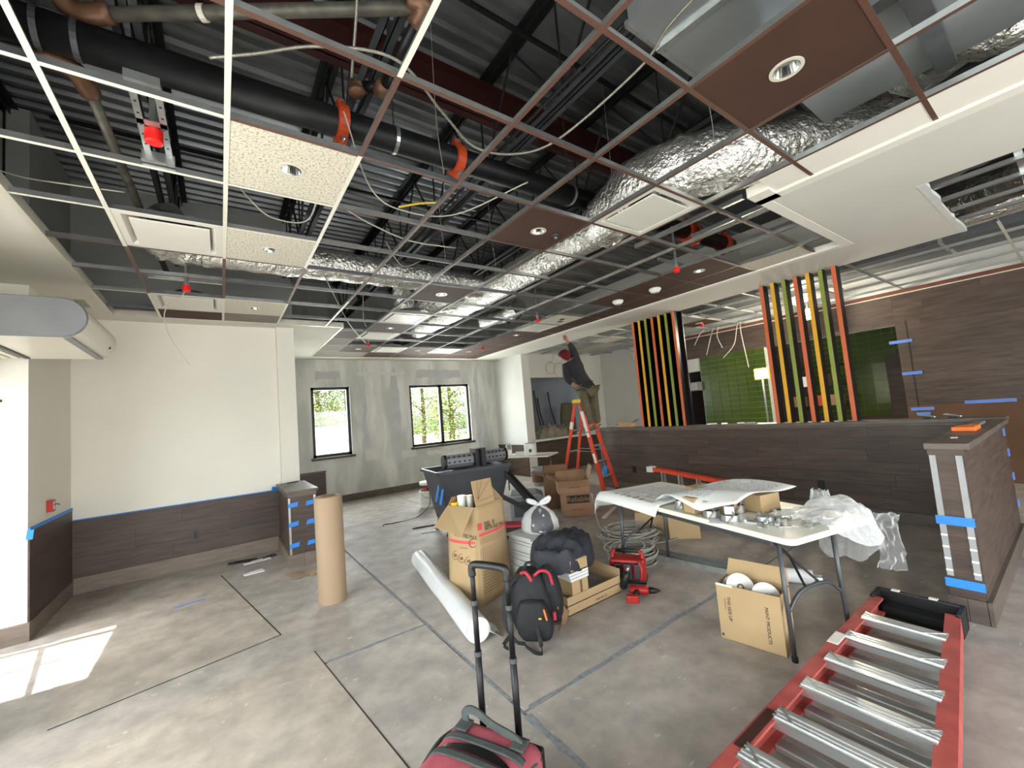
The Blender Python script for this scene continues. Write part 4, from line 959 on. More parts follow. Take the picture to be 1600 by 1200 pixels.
strip(lambda u, v: onfront(u, v, .006), .03, .15, .76, .83, 'ink_red', 'red_logo', tb, 2)
strip(lambda u, v: onleft(u, v, .006), .05, .96, .63, .66, 'ink_red', 'red_band', tb)
strip(lambda u, v: onright(u, v, .006), .03, .9, .71, .745, 'ink_red', 'red_band', tb)
strip(lambda u, v: onleft(u, v, .006), .5, .75, .585, .592, 'ink_brown', 'print_line', tb)
for k in range(3): strip(lambda u, v: onfront(u, v, .006), .06, .9-.1*k, .665-.022*k, .669-.022*k, 'ink_brown', 'print_line', tb)
for k in range(9): strip(lambda u, v: onfront(u, v, .006), .06+.05*k, .066+.05*k, .36, .58, 'ink_brown', 'print_line', tb, 1)
for k in range(8): strip(lambda u, v: onfront(u, v, .006), .08, .62-.03*(k % 3), .33-.03*k, .335-.03*k, 'ink_brown', 'print_line', tb)
for k in range(6): strip(lambda u, v: onright(u, v, .006), .1, .85, .5-.03*k, .505-.03*k, 'ink_brown', 'print_line', tb)
def txt_on(fnc, u, v, du, body, size, m_, parent, sx=1):
    c = fnc(u, v, .014); x = fnc(u+1.5*du, v, .014)-c; y = fnc(u, v+.05, .014)-c
    text('lettering', body, size, frame(c, x, y), m_, parent, 'LEFT', sx=sx)
txt_on(onfront, .2, .80, .05, 'SSL II', .056, 'ink', tb); txt_on(onfront, .2, .755, .05, 'WITH ASL MAX', .042, 'ink', tb, .85)
txt_on(onleft, .3, .72, .05, 'WITH ASL MAX', .048, 'ink', tb, .85)
for k in range(3):
    c = onleft(.32+.22*k, .50-.02*k, .006); M2 = frame(c, onleft(.4+.22*k, .50-.02*k)-c, onleft(.32+.22*k, .56-.02*k)-c)
    MB(M2).tube([(.034*math.cos(.2618*q), .034*math.sin(.2618*q), 0) for q in range(25)], .0018, 4).build('printed_ring', 'ink_brown', tb)
    MB(M2).box((-.014, -.012, 0), (.014, .012, .001)).build('printed_icon', 'ink_brown', tb)
c = onleft(.9, .64, .006); MB(frame(c, onleft(.95, .64)-c, onleft(.9, .7)-c)).tube([(.032*math.cos(.2618*q), .032*math.sin(.2618*q), 0) for q in range(25)], .003, 4).build('printed_ring', 'ink_brown', tb)
for (x, y, r, h, m_, l_) in [(.13, .25, .035, .87, 'white_plastic', 'white tube end sticking out of the tall open box'), (.08, .29, .032, .82, 'yellow_plastic', 'yellow capped tube sticking out of the tall open box'), (.20, .22, .03, .86, 'white_plastic', 'second white tube sticking out of the tall open box')]:
    c = M @ Vector((x, y, 0)); o = thing('caulk_tube', l_, 'tube', (c.x, c.y, .02))
    MB().lathe([(r, .02), (r, h-.05)], 18, (c.x, c.y, 0)).build('body', 'white_plastic', o); MB().lathe([(r+.002, h-.05), (r+.002, h)], 18, (c.x, c.y, 0)).build('cap', m_, o)

# paint products carton under the table end with wire spools
M = frame((2.615, 1.555, 0), (.05, -.36, 0), (.36, .05, 0)); PW, PD, PH = .365, .20, .345
pbx = carton('paint_carton', 'open paint carton standing at the near table leg with wire spools inside', M, PW, PD, PH, flaps=[('b', 1.2, .1)])
MB(M).box((.0, -.002, PH-.008), (.10, .0, PH+.004)).build('torn_edge', 'label_white', pbx)
MB(M).box((.008, -.002, .02), (.02, 0, .035)).build('handle_mark', 'ink', pbx)
def face_text(M, x, z, body, size, m_, parent, down=False, off=-.002, sx=1):
    if down: F = M @ Matrix(((0, 1, 0, x), (0, 0, -1, off), (-1, 0, 0, z), (0, 0, 0, 1)))
    else: F = M @ Matrix(((1, 0, 0, x), (0, 0, -1, off), (0, 1, 0, z), (0, 0, 0, 1)))
    text('lettering', body, size, F, m_, parent, 'CENTER', sx=sx)
face_text(M, .07, .20, 'THIS SIDE UP', .026, 'ink', pbx, True); face_text(M, .285, .16, 'PAINT PRODUCTS', .026, 'ink', pbx, True)
MB(M).box((.045, -.0015, .19), (.048, 0, .26)).build('print_line', 'ink_brown', pbx)
for k, (x, z, l_) in enumerate([(.10, .30, 'left wire spool in the paint carton'), (.245, .275, 'right wire spool in the paint carton')]):
    c = M @ Vector((x, .10, z)); o = thing('wire_spool', l_, 'spool', (c.x, c.y, z-.08))
    T = Matrix.Translation(c) @ Euler((R(60), R(15), R(-50))).to_matrix().to_4x4()
    MB(T).lathe([(.02, -.05), (.085, -.05), (.085, -.044), (.04, -.043)], 26).lathe([(.04, .043), (.085, .044), (.085, .05), (.02, .05)], 26).build('flange', 'trowel_dust', o)
    MB(T).lathe([(.07, -.043)]+[(.07+.004*(q % 2), -.043+.0086*q) for q in range(1, 10)]+[(.07, .043)], 26).build('wire', 'wire_white', o)
    MB(T).lathe([(.022, .048), (.022, .053), (.012, .053), (.012, .048)], 16).build('hub', 'ink_brown', o)

# ---------------------------------------------------------------- pile: flat cartons, ceiling tiles, jacket
M = frame((2.10, 2.45, 0), (1, .0, 0), (0, 1, 0))
fc = carton('flat_carton', 'flat long carton at the bottom of the pile beside the charger', M, .60, .52, .062, open_=False)
face_text(M, .36, .03, 'TILES 24 X 24', .022, 'ink_brown', fc)
fc2 = carton('flat_carton', 'flat open tray carton lying second from the floor in the pile', frame((2.10, 2.45, .069), (1, 0, 0), (0, 1, 0)), .60, .52, .065, flaps=[('b', 1.1, .07), ('r', 1.3, .05)])
MB().box((2.32, 2.50, .076), (2.68, 2.93, .082)).build('grey_liner', 'tile_grey', fc2)
tag(MB().box((2.02, 2.50, .05), (2.098, 2.72, .10)).build('tile_offcut', 'foam'), 'pale tile offcut poking out left of the flat cartons', 'tile')
mc = carton('small_carton', 'small closed carton standing on the open tray carton', frame((2.165, 2.456, .08), (1, 0, 0), (0, 1, 0)), .17, .40, .145, open_=False)
MB().box((2.25, 2.452, .085), (2.27, 2.4555, .225)).build('carton_tape', 'ink_brown', mc)
for k in range(3):
    tag(MB().box((2.155-.004*k, 2.452+.004*k, .2335+.021*k), (2.345+.004*k, 2.87, .2525+.021*k)).build('tile_slab', 'foam'), 'grey white tile slab between the small carton and the jacket carton, %s up' % ords[k], 'tile', 'tile slabs under the jacket carton')
jc = carton('jacket_carton', 'small tan carton holding up the dark jacket', frame((2.165, 2.456, .30), (1, 0, 0), (0, 1, 0)), .18, .42, .08, open_=False)
face_text(frame((2.163, 2.87, .30), (0, -1, 0), (1, 0, 0)), .2, .045, 'O', .03, 'ink_red', jc)
def mound(name, cx, cy, z0, ax, ay, h, m_, label, cat, seed, rot=0, amp=.2, over=0, n=30, holes=None):
    "soft heap of cloth: bottom outline irregular, folds by noise"
    def fn(u, v):
        a = 2*math.pi*u; t = v
        rr = math.sin(t*math.pi/2)
        f = 1+.16*mnoise.noise(Vector((math.cos(a)*1.3+seed, math.sin(a)*1.3, 0)))
        x = ax*rr*math.cos(a)*f; y = ay*rr*math.sin(a)*f
        z = h*(math.cos(t*math.pi/2)**.7)
        nn = mnoise.noise(Vector((x*9+seed, y*9, z*5)))+.5*mnoise.noise(Vector((x*22, y*22+seed, z*9)))
        k = amp*h*nn*min(1, 2.5*z/h+.1)
        droop = -over*max(0, (t-.72)/.28)**1.2*(.5+.5*mnoise.noise(Vector((math.cos(a)*2+seed, math.sin(a)*2, 3)))+.3)
        c, s_ = math.cos(rot), math.sin(rot)
        return (cx+x*c-y*s_+k*.3, cy+x*s_+y*c, z0+max(z+k, .002)+droop)
    o = MB().sheet(n*2, n, fn).build(name, m_, smooth=True); return tag(o, label, cat)
jk = mound('jacket', 2.31, 2.70, .386, .33, .23, .135, 'jacket', 'dark puffy jacket thrown over the top carton of the pile', 'jacket', 3.1, rot=.3, amp=.34, over=.13)
M = frame((2.27, 3.06, 0), (1, .1, 0), (-.1, 1, 0))
for k in range(17):
    j1, j2 = rnd.uniform(-.012, .012), rnd.uniform(-.010, .010); dx = -.03 if k < 6 else 0
    o = MB(M).box((j1+dx, j2+dx*.5, .0245*k), (.30+j1, .34+j2, .0245*k+.0215)).build('tile_slab', 'foam')
    tag(o, 'white tile slab in the stack under the knotted bag, %s from the floor' % (ords+['thirteenth', 'fourteenth', 'fifteenth', 'sixteenth', 'seventeenth'])[k], 'tile', 'stacked white tile slabs')
# knotted white bag
wbg = thing('plastic_bag', 'white plastic bag with a grey patch knotted at the top on the tile stack', 'bag', (2.50, 3.22, .418))
def bagfn(u, v):
    a = 2*math.pi*u; prof = [(.0, 0), (.165, .0), (.185, .03), (.178, .09), (.138, .16), (.07, .215), (.028, .235), (.026, .245)]
    t = v*(len(prof)-1); i = min(int(t), len(prof)-2); f = t-i
    r = prof[i][0]*(1-f)+prof[i+1][0]*f; z = prof[i][1]*(1-f)+prof[i+1][1]*f
    r *= 1+.05*mnoise.noise(Vector((math.cos(a)*2, math.sin(a)*2, z*12)))+(.10*math.sin(9*a)*(z/.24)**3)
    return (2.50+r*math.cos(a), 3.22+r*math.sin(a), .418+z)
MB().sheet(48, 28, bagfn).build('bag_body', 'bag_white', wbg, smooth=True)
for sgn_, L in ((-1, 1), (1, 1.1)):
    rx, ry = .70*sgn_, -.71*sgn_
    P = [Vector((2.50, 3.22, .655)), Vector((2.50+rx*.04, 3.22+ry*.04, .69)), Vector((2.50+rx*.10*L, 3.22+ry*.10*L, .715+.01*sgn_)), Vector((2.50+rx*.085*L, 3.22+ry*.085*L, .685)), Vector((2.50+rx*.02, 3.22+ry*.02, .66))]
    MB().tube(curve_pts(P, 6), [.012]*1+[.012+.006*math.sin(math.pi*k/24) for k in range(24)], 8).build('knot_ear', 'bag_white', wbg, smooth=True)
MB().lathe([(.014, .64), (.03, .65), (.032, .665), (.016, .68)], 14, (2.50, 3.22, 0)).build('knot', 'bag_white', wbg, smooth=True)
# printed grey patch: irregular blot following the bag surface facing the camera
b = MB(); ca = math.atan2(-3.22, -2.50)+.12; poly = []
for k in range(40):
    a = 2*math.pi*k/40; rr = 1+(.10*math.sin(7*a) if True else 0)
    poly.append((.36*rr*math.cos(a), .5+.24*rr*math.sin(a)))
def bagout(da, v):
    p = Vector(bagfn(((ca+da*1.9)/(2*math.pi)) % 1, v)); c = Vector((2.50, 3.22, p.z)); return p+(p-c).normalized()*.007
cpt = bagout(0, .56); b.add([cpt]+[bagout(x*.55, .56+(y-.5)*.9) for x, y in poly]+[bagout(x, .56+(y-.5)*1.55) for x, y in poly], [(0, 1+k, 1+(k+1) % 40) for k in range(40)]+[(1+k, 41+k, 41+(k+1) % 40, 1+(k+1) % 40) for k in range(40)])
b.build('grey_print', 'bag_dark', wbg, smooth=True)

# ---------------------------------------------------------------- backpack
bp = thing('backpack', 'black backpack with red trim standing on the floor in front of the pile', 'backpack', (1.74, 2.40, 0))
BM = frame((1.74, 2.40, 0), (.72, -.69, 0), (.69, .72, 0))     # x to the right in view, y away
def pack(w, d_, h, cx, cy, z0, seed, lean=0, n=2.6, pw=.35):
    def fn(u, v):
        a = 2*math.pi*u; s_ = math.sin(math.pi*min(max(v, .0), 1))**pw
        if v in (0, 1): s_ = 0
        c, q = math.cos(a), math.sin(a)
        rx = abs(c)**(2/n)*math.copysign(1, c); ry = abs(q)**(2/n)*math.copysign(1, q)
        k = 1+.05*mnoise.noise(Vector((c*2+seed, q*2, v*5)))+.03*mnoise.noise(Vector((c*5, q*5+seed, v*12)))
        return (cx+w/2*s_*rx*k*(1-.22*v*v)+lean*v, cy+d_/2*s_*ry*k, z0+h*v)
    return MB(BM).sheet(36, 24, fn)
pack(.31, .24, .46, -.01, .06, 0, 1.0, lean=-.015, n=3.2, pw=.26).build('main_compartment', 'nylon_black', bp, smooth=True)
pack(.26, .15, .27, .02, -.05, .02, 2.3, lean=-.02, n=4.5, pw=.18).build('front_pocket', 'nylon_black', bp, smooth=True)
pack(.19, .18, .40, .13, .10, .06, 4.1, lean=-.03).build('side_pocket', 'nylon_black', bp, smooth=True)
MB(BM).tube(curve_pts([(.03, -.06, .44), (.08, -.05, .47), (.13, -.02, .44), (.15, -.01, .36)], 6), .011, 6).build('red_zip_trim', 'nylon_red', bp, smooth=True)
MB(BM).tube(curve_pts([(-.06, -.05, .455), (-.02, -.08, .47), (.02, -.10, .42)], 6), .012, 6).build('red_zip_trim', 'nylon_red', bp, smooth=True)
for c in ([(-.08, -.02, .44), (-.17, -.06, .34), (-.19, -.10, .18), (-.12, -.14, .06), (-.05, -.15, .04)], [(-.05, -.15, .03), (.02, -.2, .012), (.06, -.2, .01), (.05, -.14, .05), (.03, -.13, .14)], [(-.16, -.08, .06), (-.2, -.12, .02), (-.17, -.15, .01)]):
    pts = curve_pts(c, 8); b = MB(BM)
    for i in range(len(pts)-1): b.bar(pts[i], pts[i+1]+(pts[i+1]-pts[i])*.1, .026, .006, (0, 1, .3))
    b.build('strap', 'nylon_black', bp)
MB(BM).tube(curve_pts([(-.05, .02, .45), (-.02, .02, .50), (.04, .02, .49), (.06, .02, .45)], 6), .01, 8).build('grab_handle', 'nylon_black', bp, smooth=True)
MB(BM).tube([(.09, -.155, .26), (.105, -.15, .19)], .006, 6).build('zip_pull', 'orange_bright', bp); MB(BM).obox((.06, -.15, .2), (.02, .006, .008)).build('zip_pull', 'wire_yellow', bp)
MB(BM).tube([(.15, -.06, .20), (.15, -.06, .15)], .012, 6).build('red_tab', 'nylon_red', bp)
o = MB().sheet(10, 8, lambda u, v: (1.90+.16*u+.03*math.sin(5*v), 2.34+.10*u-.05*v, .004+.20*v*(1-.5*u)+.02*math.sin(7*u+3*v))).build('paper_bag', 'card_brown', smooth=True, thick=.002)
tag(o, 'crumpled brown paper bag squeezed behind the backpack', 'paper bag')

# ---------------------------------------------------------------- charger, drill, driver
ch = thing('battery_charger', 'red multi battery charger with black carry handle beside the table leg', 'charger', (2.93, 2.55, 0))
CM = frame((2.795, 2.645, 0), (.52, -.855, 0), (.855, .52, 0))
MB(CM).prism([(0, 0), (.30, 0), (.30, .16), (0, .16)], .012, .20).build('body', 'tool_red', ch, bevel=.02, seg=3)
MB(CM).box((-.005, -.01, 0), (.305, .17, .03)).build('base', 'black_plastic', ch, bevel=.008)
for k, x in enumerate((.04, .125, .21)):
    q = MB(CM).box((x, -.045, .05), (x+.07, .01, .175)).build('battery', 'dark_grey_plastic' if k else 'black_plastic', ch, bevel=.008)
    MB(CM).box((x+.012, -.048, .09), (x+.022, -.04, .16)).build('stripe', 'tool_red', q)
for x in (.02, .28): MB(CM).tube(curve_pts([(x, .06, .19), (x, .07, .235), (x+(.03 if x < .1 else -.03), .08, .255)], 5), .016, 8).build('handle_post', 'tool_red', ch, smooth=True)
MB(CM).tube([(.05, .08, .255), (.25, .08, .255)], .018, 10).build('handle_grip', 'black_plastic', ch, smooth=True)
MB(CM).tube(curve_pts([(.26, -.02, .20), (.28, -.04, .13), (.27, -.05, .05)], 5), .014, 8).build('side_rib', 'tool_red', ch, smooth=True)
dr = thing('cordless_drill', 'red and black cordless drill lying on the floor before the charger', 'drill', (2.78, 2.27, 0))
DM = frame((2.77, 2.30, .035), (.62, -.75, .0), (.75, .62, 0))
MB(DM).lathe([(.022, -.09), (.033, -.08), (.033, .04), (.026, .06)], 16, (0, 0, 0), Euler((0, R(90), 0)).to_matrix().to_4x4()).build('motor_housing', 'tool_red', dr, smooth=True)
MB(DM).lathe([(.026, .06), (.024, .10), (.014, .13), (.006, .15)], 14, (0, 0, 0), Euler((0, R(90), 0)).to_matrix().to_4x4()).build('chuck', 'black_plastic', dr, smooth=True)
MB(DM).bar((-.03, -.02, 0), (-.06, -.13, -.005), .04, .035).build('grip', 'black_plastic', dr, bevel=.008)
MB(DM).obox((-.07, -.15, -.004), (.09, .05, .055)).build('battery', 'tool_red', dr, bevel=.008)
d2 = thing('impact_driver', 'upright red cordless driver leaning on the front of the charger', 'drill', (2.74, 2.44, 0))
DM = frame((2.72, 2.42, .09), (.3, -.2, .93), (.7, -.7, 0))
MB(DM).lathe([(.02, -.06), (.03, -.05), (.03, .05), (.02, .08)], 14, (0, 0, 0), Euler((0, R(90), 0)).to_matrix().to_4x4()).build('housing', 'black_plastic', d2, smooth=True)
MB(DM).lathe([(.016, .08), (.010, .12)], 12, (0, 0, 0), Euler((0, R(90), 0)).to_matrix().to_4x4()).build('nose', 'galv', d2, smooth=True)
MB().obox((2.745, 2.36, .03), (.05, .05, .06), (0, 0, .6)).build('battery', 'tool_red', d2, bevel=.008)

# ---------------------------------------------------------------- cable coils, studs, wrapped roll
def coil(name, label, cx, cy, R0, n, seed, m_='wire_grey', zmax=.16):
    r_ = random.Random(seed); o = thing(name, label, 'cable coil', (cx, cy, 0))
    for k in range(n):
        ox, oy, rr = r_.gauss(0, .035), r_.gauss(0, .035), R0*r_.uniform(.75, 1.12); z = .012+zmax*k/n; tl = r_.uniform(-.12, .12); ph = r_.uniform(0, 6)
        pts = [(cx+ox+rr*math.cos(a), cy+oy+rr*.95*math.sin(a), max(.008, z+tl*rr*math.cos(a+ph))) for a in [2*math.pi*q/30 for q in range(31)]]
        MB().tube(pts, .0085, 5, cap=False).build('loop', m_, o, smooth=True)
    return o
coil('cable_coil', 'big loose coil of grey armoured cable on the floor behind the table leg', 3.72, 3.20, .30, 15, 2)
coil('cable_coil', 'second coil of armoured cable spilling towards the red charger', 3.36, 2.86, .23, 13, 5, zmax=.14)
cable('cable_tail', 'single cable running from the printed carton to the big coil', [(4.38, 4.36, .33), (4.25, 4.2, .2), (4.0, 3.9, .02), (3.75, 3.52, .02), (3.68, 3.45, .06)], .007, 'wire_white')
cable('cable_loop', 'wide cable loop lying right of the big coil', [(3.8, 2.95, .02), (4.1, 2.85, .02), (4.3, 2.95, .02), (4.25, 3.2, .02), (3.95, 3.25, .03)], .007, 'wire_grey')
for k, (x, dx, l_) in enumerate([(3.50, 0, 'long galvanised channel on the floor under the table, nearer one'), (3.60, .03, 'long galvanised channel on the floor under the table, farther one')]):
    o = thing('steel_channel', l_, 'channel', (x, 2.2, 0)); b = MB()
    p, q = Vector((x, 2.85, .0)), Vector((x+.16+dx, 1.62, .0)); dn = (q-p).normalized(); nx = Vector((-dn.y, dn.x, 0))
    for off, w, h in ((0, .07, .006), (.035, .005, .05), (-.035, .005, .05)): b.bar(p+nx*off+Vector((0, 0, h/2)), q+nx*off+Vector((0, 0, h/2)), w, h)
    b.build('channel', 'galv', o)
    for t_ in (.3, .62): MB().obox(p.lerp(q, t_)+Vector((0, 0, .008)), (.03, .06, .002), (0, 0, math.atan2(dn.y, dn.x)+R(90))).build('punch_slot', 'joint_dark', o)
wp = thing('wrapped_bundle', 'bundle of white fittings wrapped in clear film on the floor behind the paint carton', 'bundle', (3.72, 1.66, 0))
MB().tube([(3.63, 1.88, .06), (3.82, 1.44, .06)], .055, 16).build('wrap', 'bag_white', wp, smooth=True); MB().tube([(3.60, 1.94, .06), (3.63, 1.87, .06)], .03, 10).build('end', 'galv', wp); MB().tube([(3.82, 1.45, .05), (3.85, 1.39, .05)], .03, 10).build('end', 'galv', wp)
c1 = carton('closed_carton', 'closed brown carton under the table behind the far leg, left one', frame((4.02, 3.32, 0), (.27, -.35, 0), (.35, .27, 0)), .34, .28, .25, open_=False)
c2 = carton('closed_carton', 'closed brown carton under the table behind the far leg, right one', frame((4.10, 2.92, 0), (.3, -.31, 0), (.31, .3, 0)), .33, .2, .25, open_=False)

# ---------------------------------------------------------------- white folding table
P0 = Vector((2.52, 1.03, 0)); U = Vector((.228, .974, 0)); V = Vector((.974, -.228, 0))
TM = Matrix((U, -V, Vector((0, 0, 1)))).transposed().to_4x4(); TM = Matrix(((U.x, V.x, 0, P0.x), (U.y, V.y, 0, P0.y), (0, 0, 1, 0), (0, 0, 0, 1)))
def tp(u, v, z): return TM @ Vector((u, v, z))
ft = thing('folding_table', 'white plastic folding table with grey legs covered with drawings and fittings', 'table', tp(.92, .37, 0))
poly = []
for cx, cy, a0 in ((.05, .05, 180), (1.80, .05, 270), (1.80, .71, 0), (.05, .71, 90)):
    for k in range(6): a = R(a0+18*k); poly.append((cx+.05*math.cos(a), cy+.05*math.sin(a)))
MB(TM).prism([p for p in poly][::-1], .705, .74).build('tabletop', 'table_white', ft, bevel=.006)
def bow(u, du):
    for v in (.12, .62):
        MB(TM).tube([tp_ for tp_ in [(u, v, .70), (u+du, v+(-.01 if v < .3 else .01), .0)]], .0135, 10).build('leg', 'leg_grey', ft, smooth=True)
        MB(TM).lathe([(.017, 0), (.017, .03)], 10, (u+du, v+(-.01 if v < .3 else .01), 0)).build('foot', 'black_plastic', ft)
    MB(TM).tube(curve_pts([(u+du*.62, .115, .27), (u+du*.5, .25, .36), (u+du*.5, .49, .36), (u+du*.62, .625, .27)], 6), .011, 8).build('leg_brace', 'leg_grey', ft, smooth=True)
    MB(TM).tube([(u, .10, .69), (u, .64, .69)], .012, 8).build('pivot_bar', 'leg_grey', ft)
    s_ = 1 if u < 1 else -1
    MB(TM).tube([(u+s_*.40, .37, .69), (u+s_*.12, .37, .50)], .010, 8).build('locking_arm', 'black_steel', ft)
    for v in (.30, .44): MB(TM).tube([(u+s_*.12, .37, .50), (u+du*.5, v, .36)], .008, 8).build('locking_arm', 'black_steel', ft)
bow(.17, -.02); bow(1.68, .03)
for v in (.04, .70): MB(TM).box((.15, v-.012, .67), (1.7, v+.012, .705)).build('side_rail', 'leg_grey', ft)
def sheet(label, pts_fn, m_='paper', nm='drawing_sheet', nu=18, nv=14, marks=None, cat='drawing'):
    o = thing(nm, label, cat, Vector(tp(*pts_fn(.5, .5))))
    MB().sheet(nu, nv, lambda u, v: tp(*pts_fn(u, v))).build('sheet', 'paper', o, smooth=True, thick=.0015)
    e = .0018
    for (u0, u1, v0, v1, mm) in (marks or []):
        MB().sheet(6, 4, lambda u, v: tp(*(Vector(pts_fn(u0+(u1-u0)*u, v0+(v1-v0)*v))+Vector((0, 0, e))))).build('printed_area', mm, o, smooth=True)
    return o
def s1(u, v):    # u along the table from 1.05 to 1.95, v across
    uu = 1.03+.93*u; vv = -.10+.80*v; z = .744+.012*math.sin(3*u+2*v)+.004*math.sin(14*u*v)
    if vv < 0: z -= (-vv)**1.1*.9; vv *= .45
    if uu > 1.85: z -= (uu-1.85)*1.3; uu = 1.85+(uu-1.85)*.35
    z += .10*max(0, .30-u)**1.0*(v**1.2)*1.6
    return (uu, vv, z)
sheet('large drawing sheet draped over the far end of the white table', s1, marks=[(.05, .9, .25, .94, 'paper_print'), (.1, .5, .14, .2, 'paper_print')]+[(.25+.09*k, .27+.09*k, .14, .2+.03*(k % 2), 'ink') for k in range(5)])
def s2(u, v):
    uu = .37+.76*u; vv = .06+.58*v; z = .872+.03*math.sin(2.5*u+1.2)+.012*math.sin(6*v+4*u)
    z -= .13*max(0, (.28-v)/.28)**1.3*max(0, 1-abs(u-.35)*2.2); z -= .075*max(0, (u-.65)/.35)**1.5
    return (uu, vv-.06*(1-v)*math.sin(3*u), z)
sheet('drawing sheet lying over the cartons in the middle of the white table', s2, marks=[(.1, .92, .3, .95, 'paper_print'), (.35, .75, .14, .26, 'paper_print')]+[(.55+.05*k, .575+.05*k, .3, .55, 'ink') for k in range(4)])
def s3(u, v): return (.62+.5*u, .22+.3*v, .758+.06*u*v+.03*math.sin(4*u+3*v)*u)
sheet('rolled drawing sheet sticking out below the upper drawing', s3, marks=[(.1, .9, .2, .9, 'paper_print')])
def tcart(u, v, w, d_, h, label, nm='small_box', ang=0.0):
    x = (TM.to_3x3() @ Vector((-math.sin(ang), math.cos(ang), 0))); y = (TM.to_3x3() @ Vector((math.cos(ang), math.sin(ang), 0)))
    c = tp(u, v, .741); return carton(nm, label, frame(c, x, y), w, d_, h, open_=False)
tcart(.44, .36, .19, .17, .115, 'tan box propping up the drawing at the near end of the table'); tcart(.54, .17, .09, .1, .10, 'small tan box between the metal fittings and the bigger box'); tcart(.70, .03, .08, .1, .105, 'narrow tan box at the table edge under the drawing')
tcart(.85, .30, .2, .2, .11, 'box hidden under the drawing in the middle of the table')
def fitting(u, v, label, r=.06, h=.05, tilt=0, boxy=True):
    c = tp(u, v, .741); o = thing('light_fitting', label, 'light fitting', c)
    MB().lathe([(r+.012, .741), (r+.012, .745), (r, .746), (r*.96, .741+h), (r*.9, .741+h), (r*.92, .75)], 24, (c.x, c.y, 0)).build('ring', 'galv', o, smooth=False)
    if boxy: MB().obox((c.x+.02, c.y+.01, .741+h+.028), (.085, .06, .055), (0, tilt, rnd.uniform(0, 3))).build('junction_box', 'galv', o, bevel=.003)
    MB().tube(curve_pts([(c.x+.02, c.y, .741+h+.02), (c.x-.05, c.y-.05, .741+h+.01), (c.x-.08, c.y-.02, .746)], 5), .006, 6).build('whip', 'conduit', o, smooth=True)
    return o
for k, (u, v, r, h, bx_) in enumerate([(.60, .08, .055, .045, True), (.46, .09, .055, .04, True), (.90, .10, .04, .06, False), (.58, .30, .05, .05, True), (.33, .24, .05, .03, False)]):
    fitting(u, v, 'galvanised downlight housing on the white table, %s' % ['left of the metal pair at the edge', 'right of the metal pair at the edge', 'beside the folded drawing', 'under the raised drawing', 'nearest the clear plastic bag'][k], r, h, boxy=bx_)
pf = 0
for k in range(30):
    u, v = .08+.34*rnd.random(), .08+.50*rnd.random(); c = tp(u, v, .7415); a = rnd.uniform(0, 3.1); L = rnd.uniform(.05, .13)
    o = MB().obox((c.x, c.y, .7445), (L, .02, .008), (0, 0, a)).obox((c.x+L*.4*math.cos(a), c.y+L*.4*math.sin(a), .752), (.016, .02, .02), (0, 0, a)).build('metal_clip', 'galv')
    tag(o, 'loose galvanised clip among the clips at the near end of the white table', 'clip', 'loose metal clips on the table')
tag(MB().obox(tp(.50, .03, .7425), (.16, .11, .0015), (0, 0, .4)).build('note_paper', 'paper'), 'small white paper lying flat among the metal fittings', 'paper')
# clear plastic bag hanging over the near right corner
cb = thing('plastic_film_bag', 'crumpled clear plastic bag hanging over the near right corner of the white table', 'plastic bag', tp(.08, .75, .35))
def film(u, v):
    uu = .34-.42*u+.05*math.sin(5*v+2); vv = .32+.56*v
    z = .76+.10*math.exp(-((u-.45)**2+(v-.5)**2)*9)
    ov = max(0, vv-.74)+max(0, -uu)*.9
    if vv > .74: vv = .74+(vv-.74)*.4
    if uu < 0: uu *= .5
    z -= 1.7*ov*(1.0+.5*math.sin(3*u+.6))
    nn = mnoise.noise(Vector((u*4, v*4, 1)))*.045+mnoise.noise(Vector((u*10, v*10, 5)))*.016+mnoise.noise(Vector((u*26, v*26, 9)))*.003
    p = tp(uu+nn*.5, vv+nn*.8, 0); return (p.x, p.y, max(z+abs(nn) if ov == 0 else z+nn*.6, .747 if ov == 0 else .3))
MB().sheet(40, 40, film).build('film', 'film', cb, smooth=True)
def film2(u, v):
    p = tp(.02-.10*u+.02*math.sin(6*v), .765+.09*u+.025*math.sin(4*v+u), .76-.33*v); nn = mnoise.noise(Vector((u*5, v*7, 3)))*.04
    return (p.x+nn, p.y+nn*.5, p.z+nn*.3)
MB().sheet(16, 24, film2).build('film_tail', 'film', cb, smooth=True)
def film3(u, v):
    a = 2*math.pi*u; r_ = .05*(1-.3*v)*(1+.2*math.sin(5*a)); p = tp(.20+r_*math.cos(a)*1.2, .60+r_*math.sin(a), .80+.10*v); return (p.x, p.y, p.z+.01*math.sin(7*a))
MB().sheet(24, 8, film3).build('film_tuft', 'film', cb, smooth=True)
# ---------------------------------------------------------------- slat screens on the half wall
def slat_screen(y0, n, sp, label, x=6.14):
    o = thing('slat_screen', label, 'slat screen', (x+.06, y0-sp*(n-1)/2, 1.14))
    cols = ['slat_orange', 'slat_yellow', 'slat_green']
    for k in range(n):
        y = y0-sp*k
        q = MB().box((x+.008, y-.022, 1.14), (x+.15, y+.022, 3.04)).build('slat', 'slat_black', o)
        MB().box((x, y-.022, 1.14), (x+.008, y+.022, 3.035)).build('painted_edge', cols[k % 3], q)
    return o
s1_ = slat_screen(4.675, 7, .135, 'left slat screen of seven orange, yellow and green edged black slats')
MB().box((6.30, 3.80, 1.14), (6.32, 4.72, 3.04)).build('backing_panel', 'slat_black', s1_)
s2_ = slat_screen(2.485, 7, .1375, 'right slat screen of seven orange, yellow and green edged black slats')
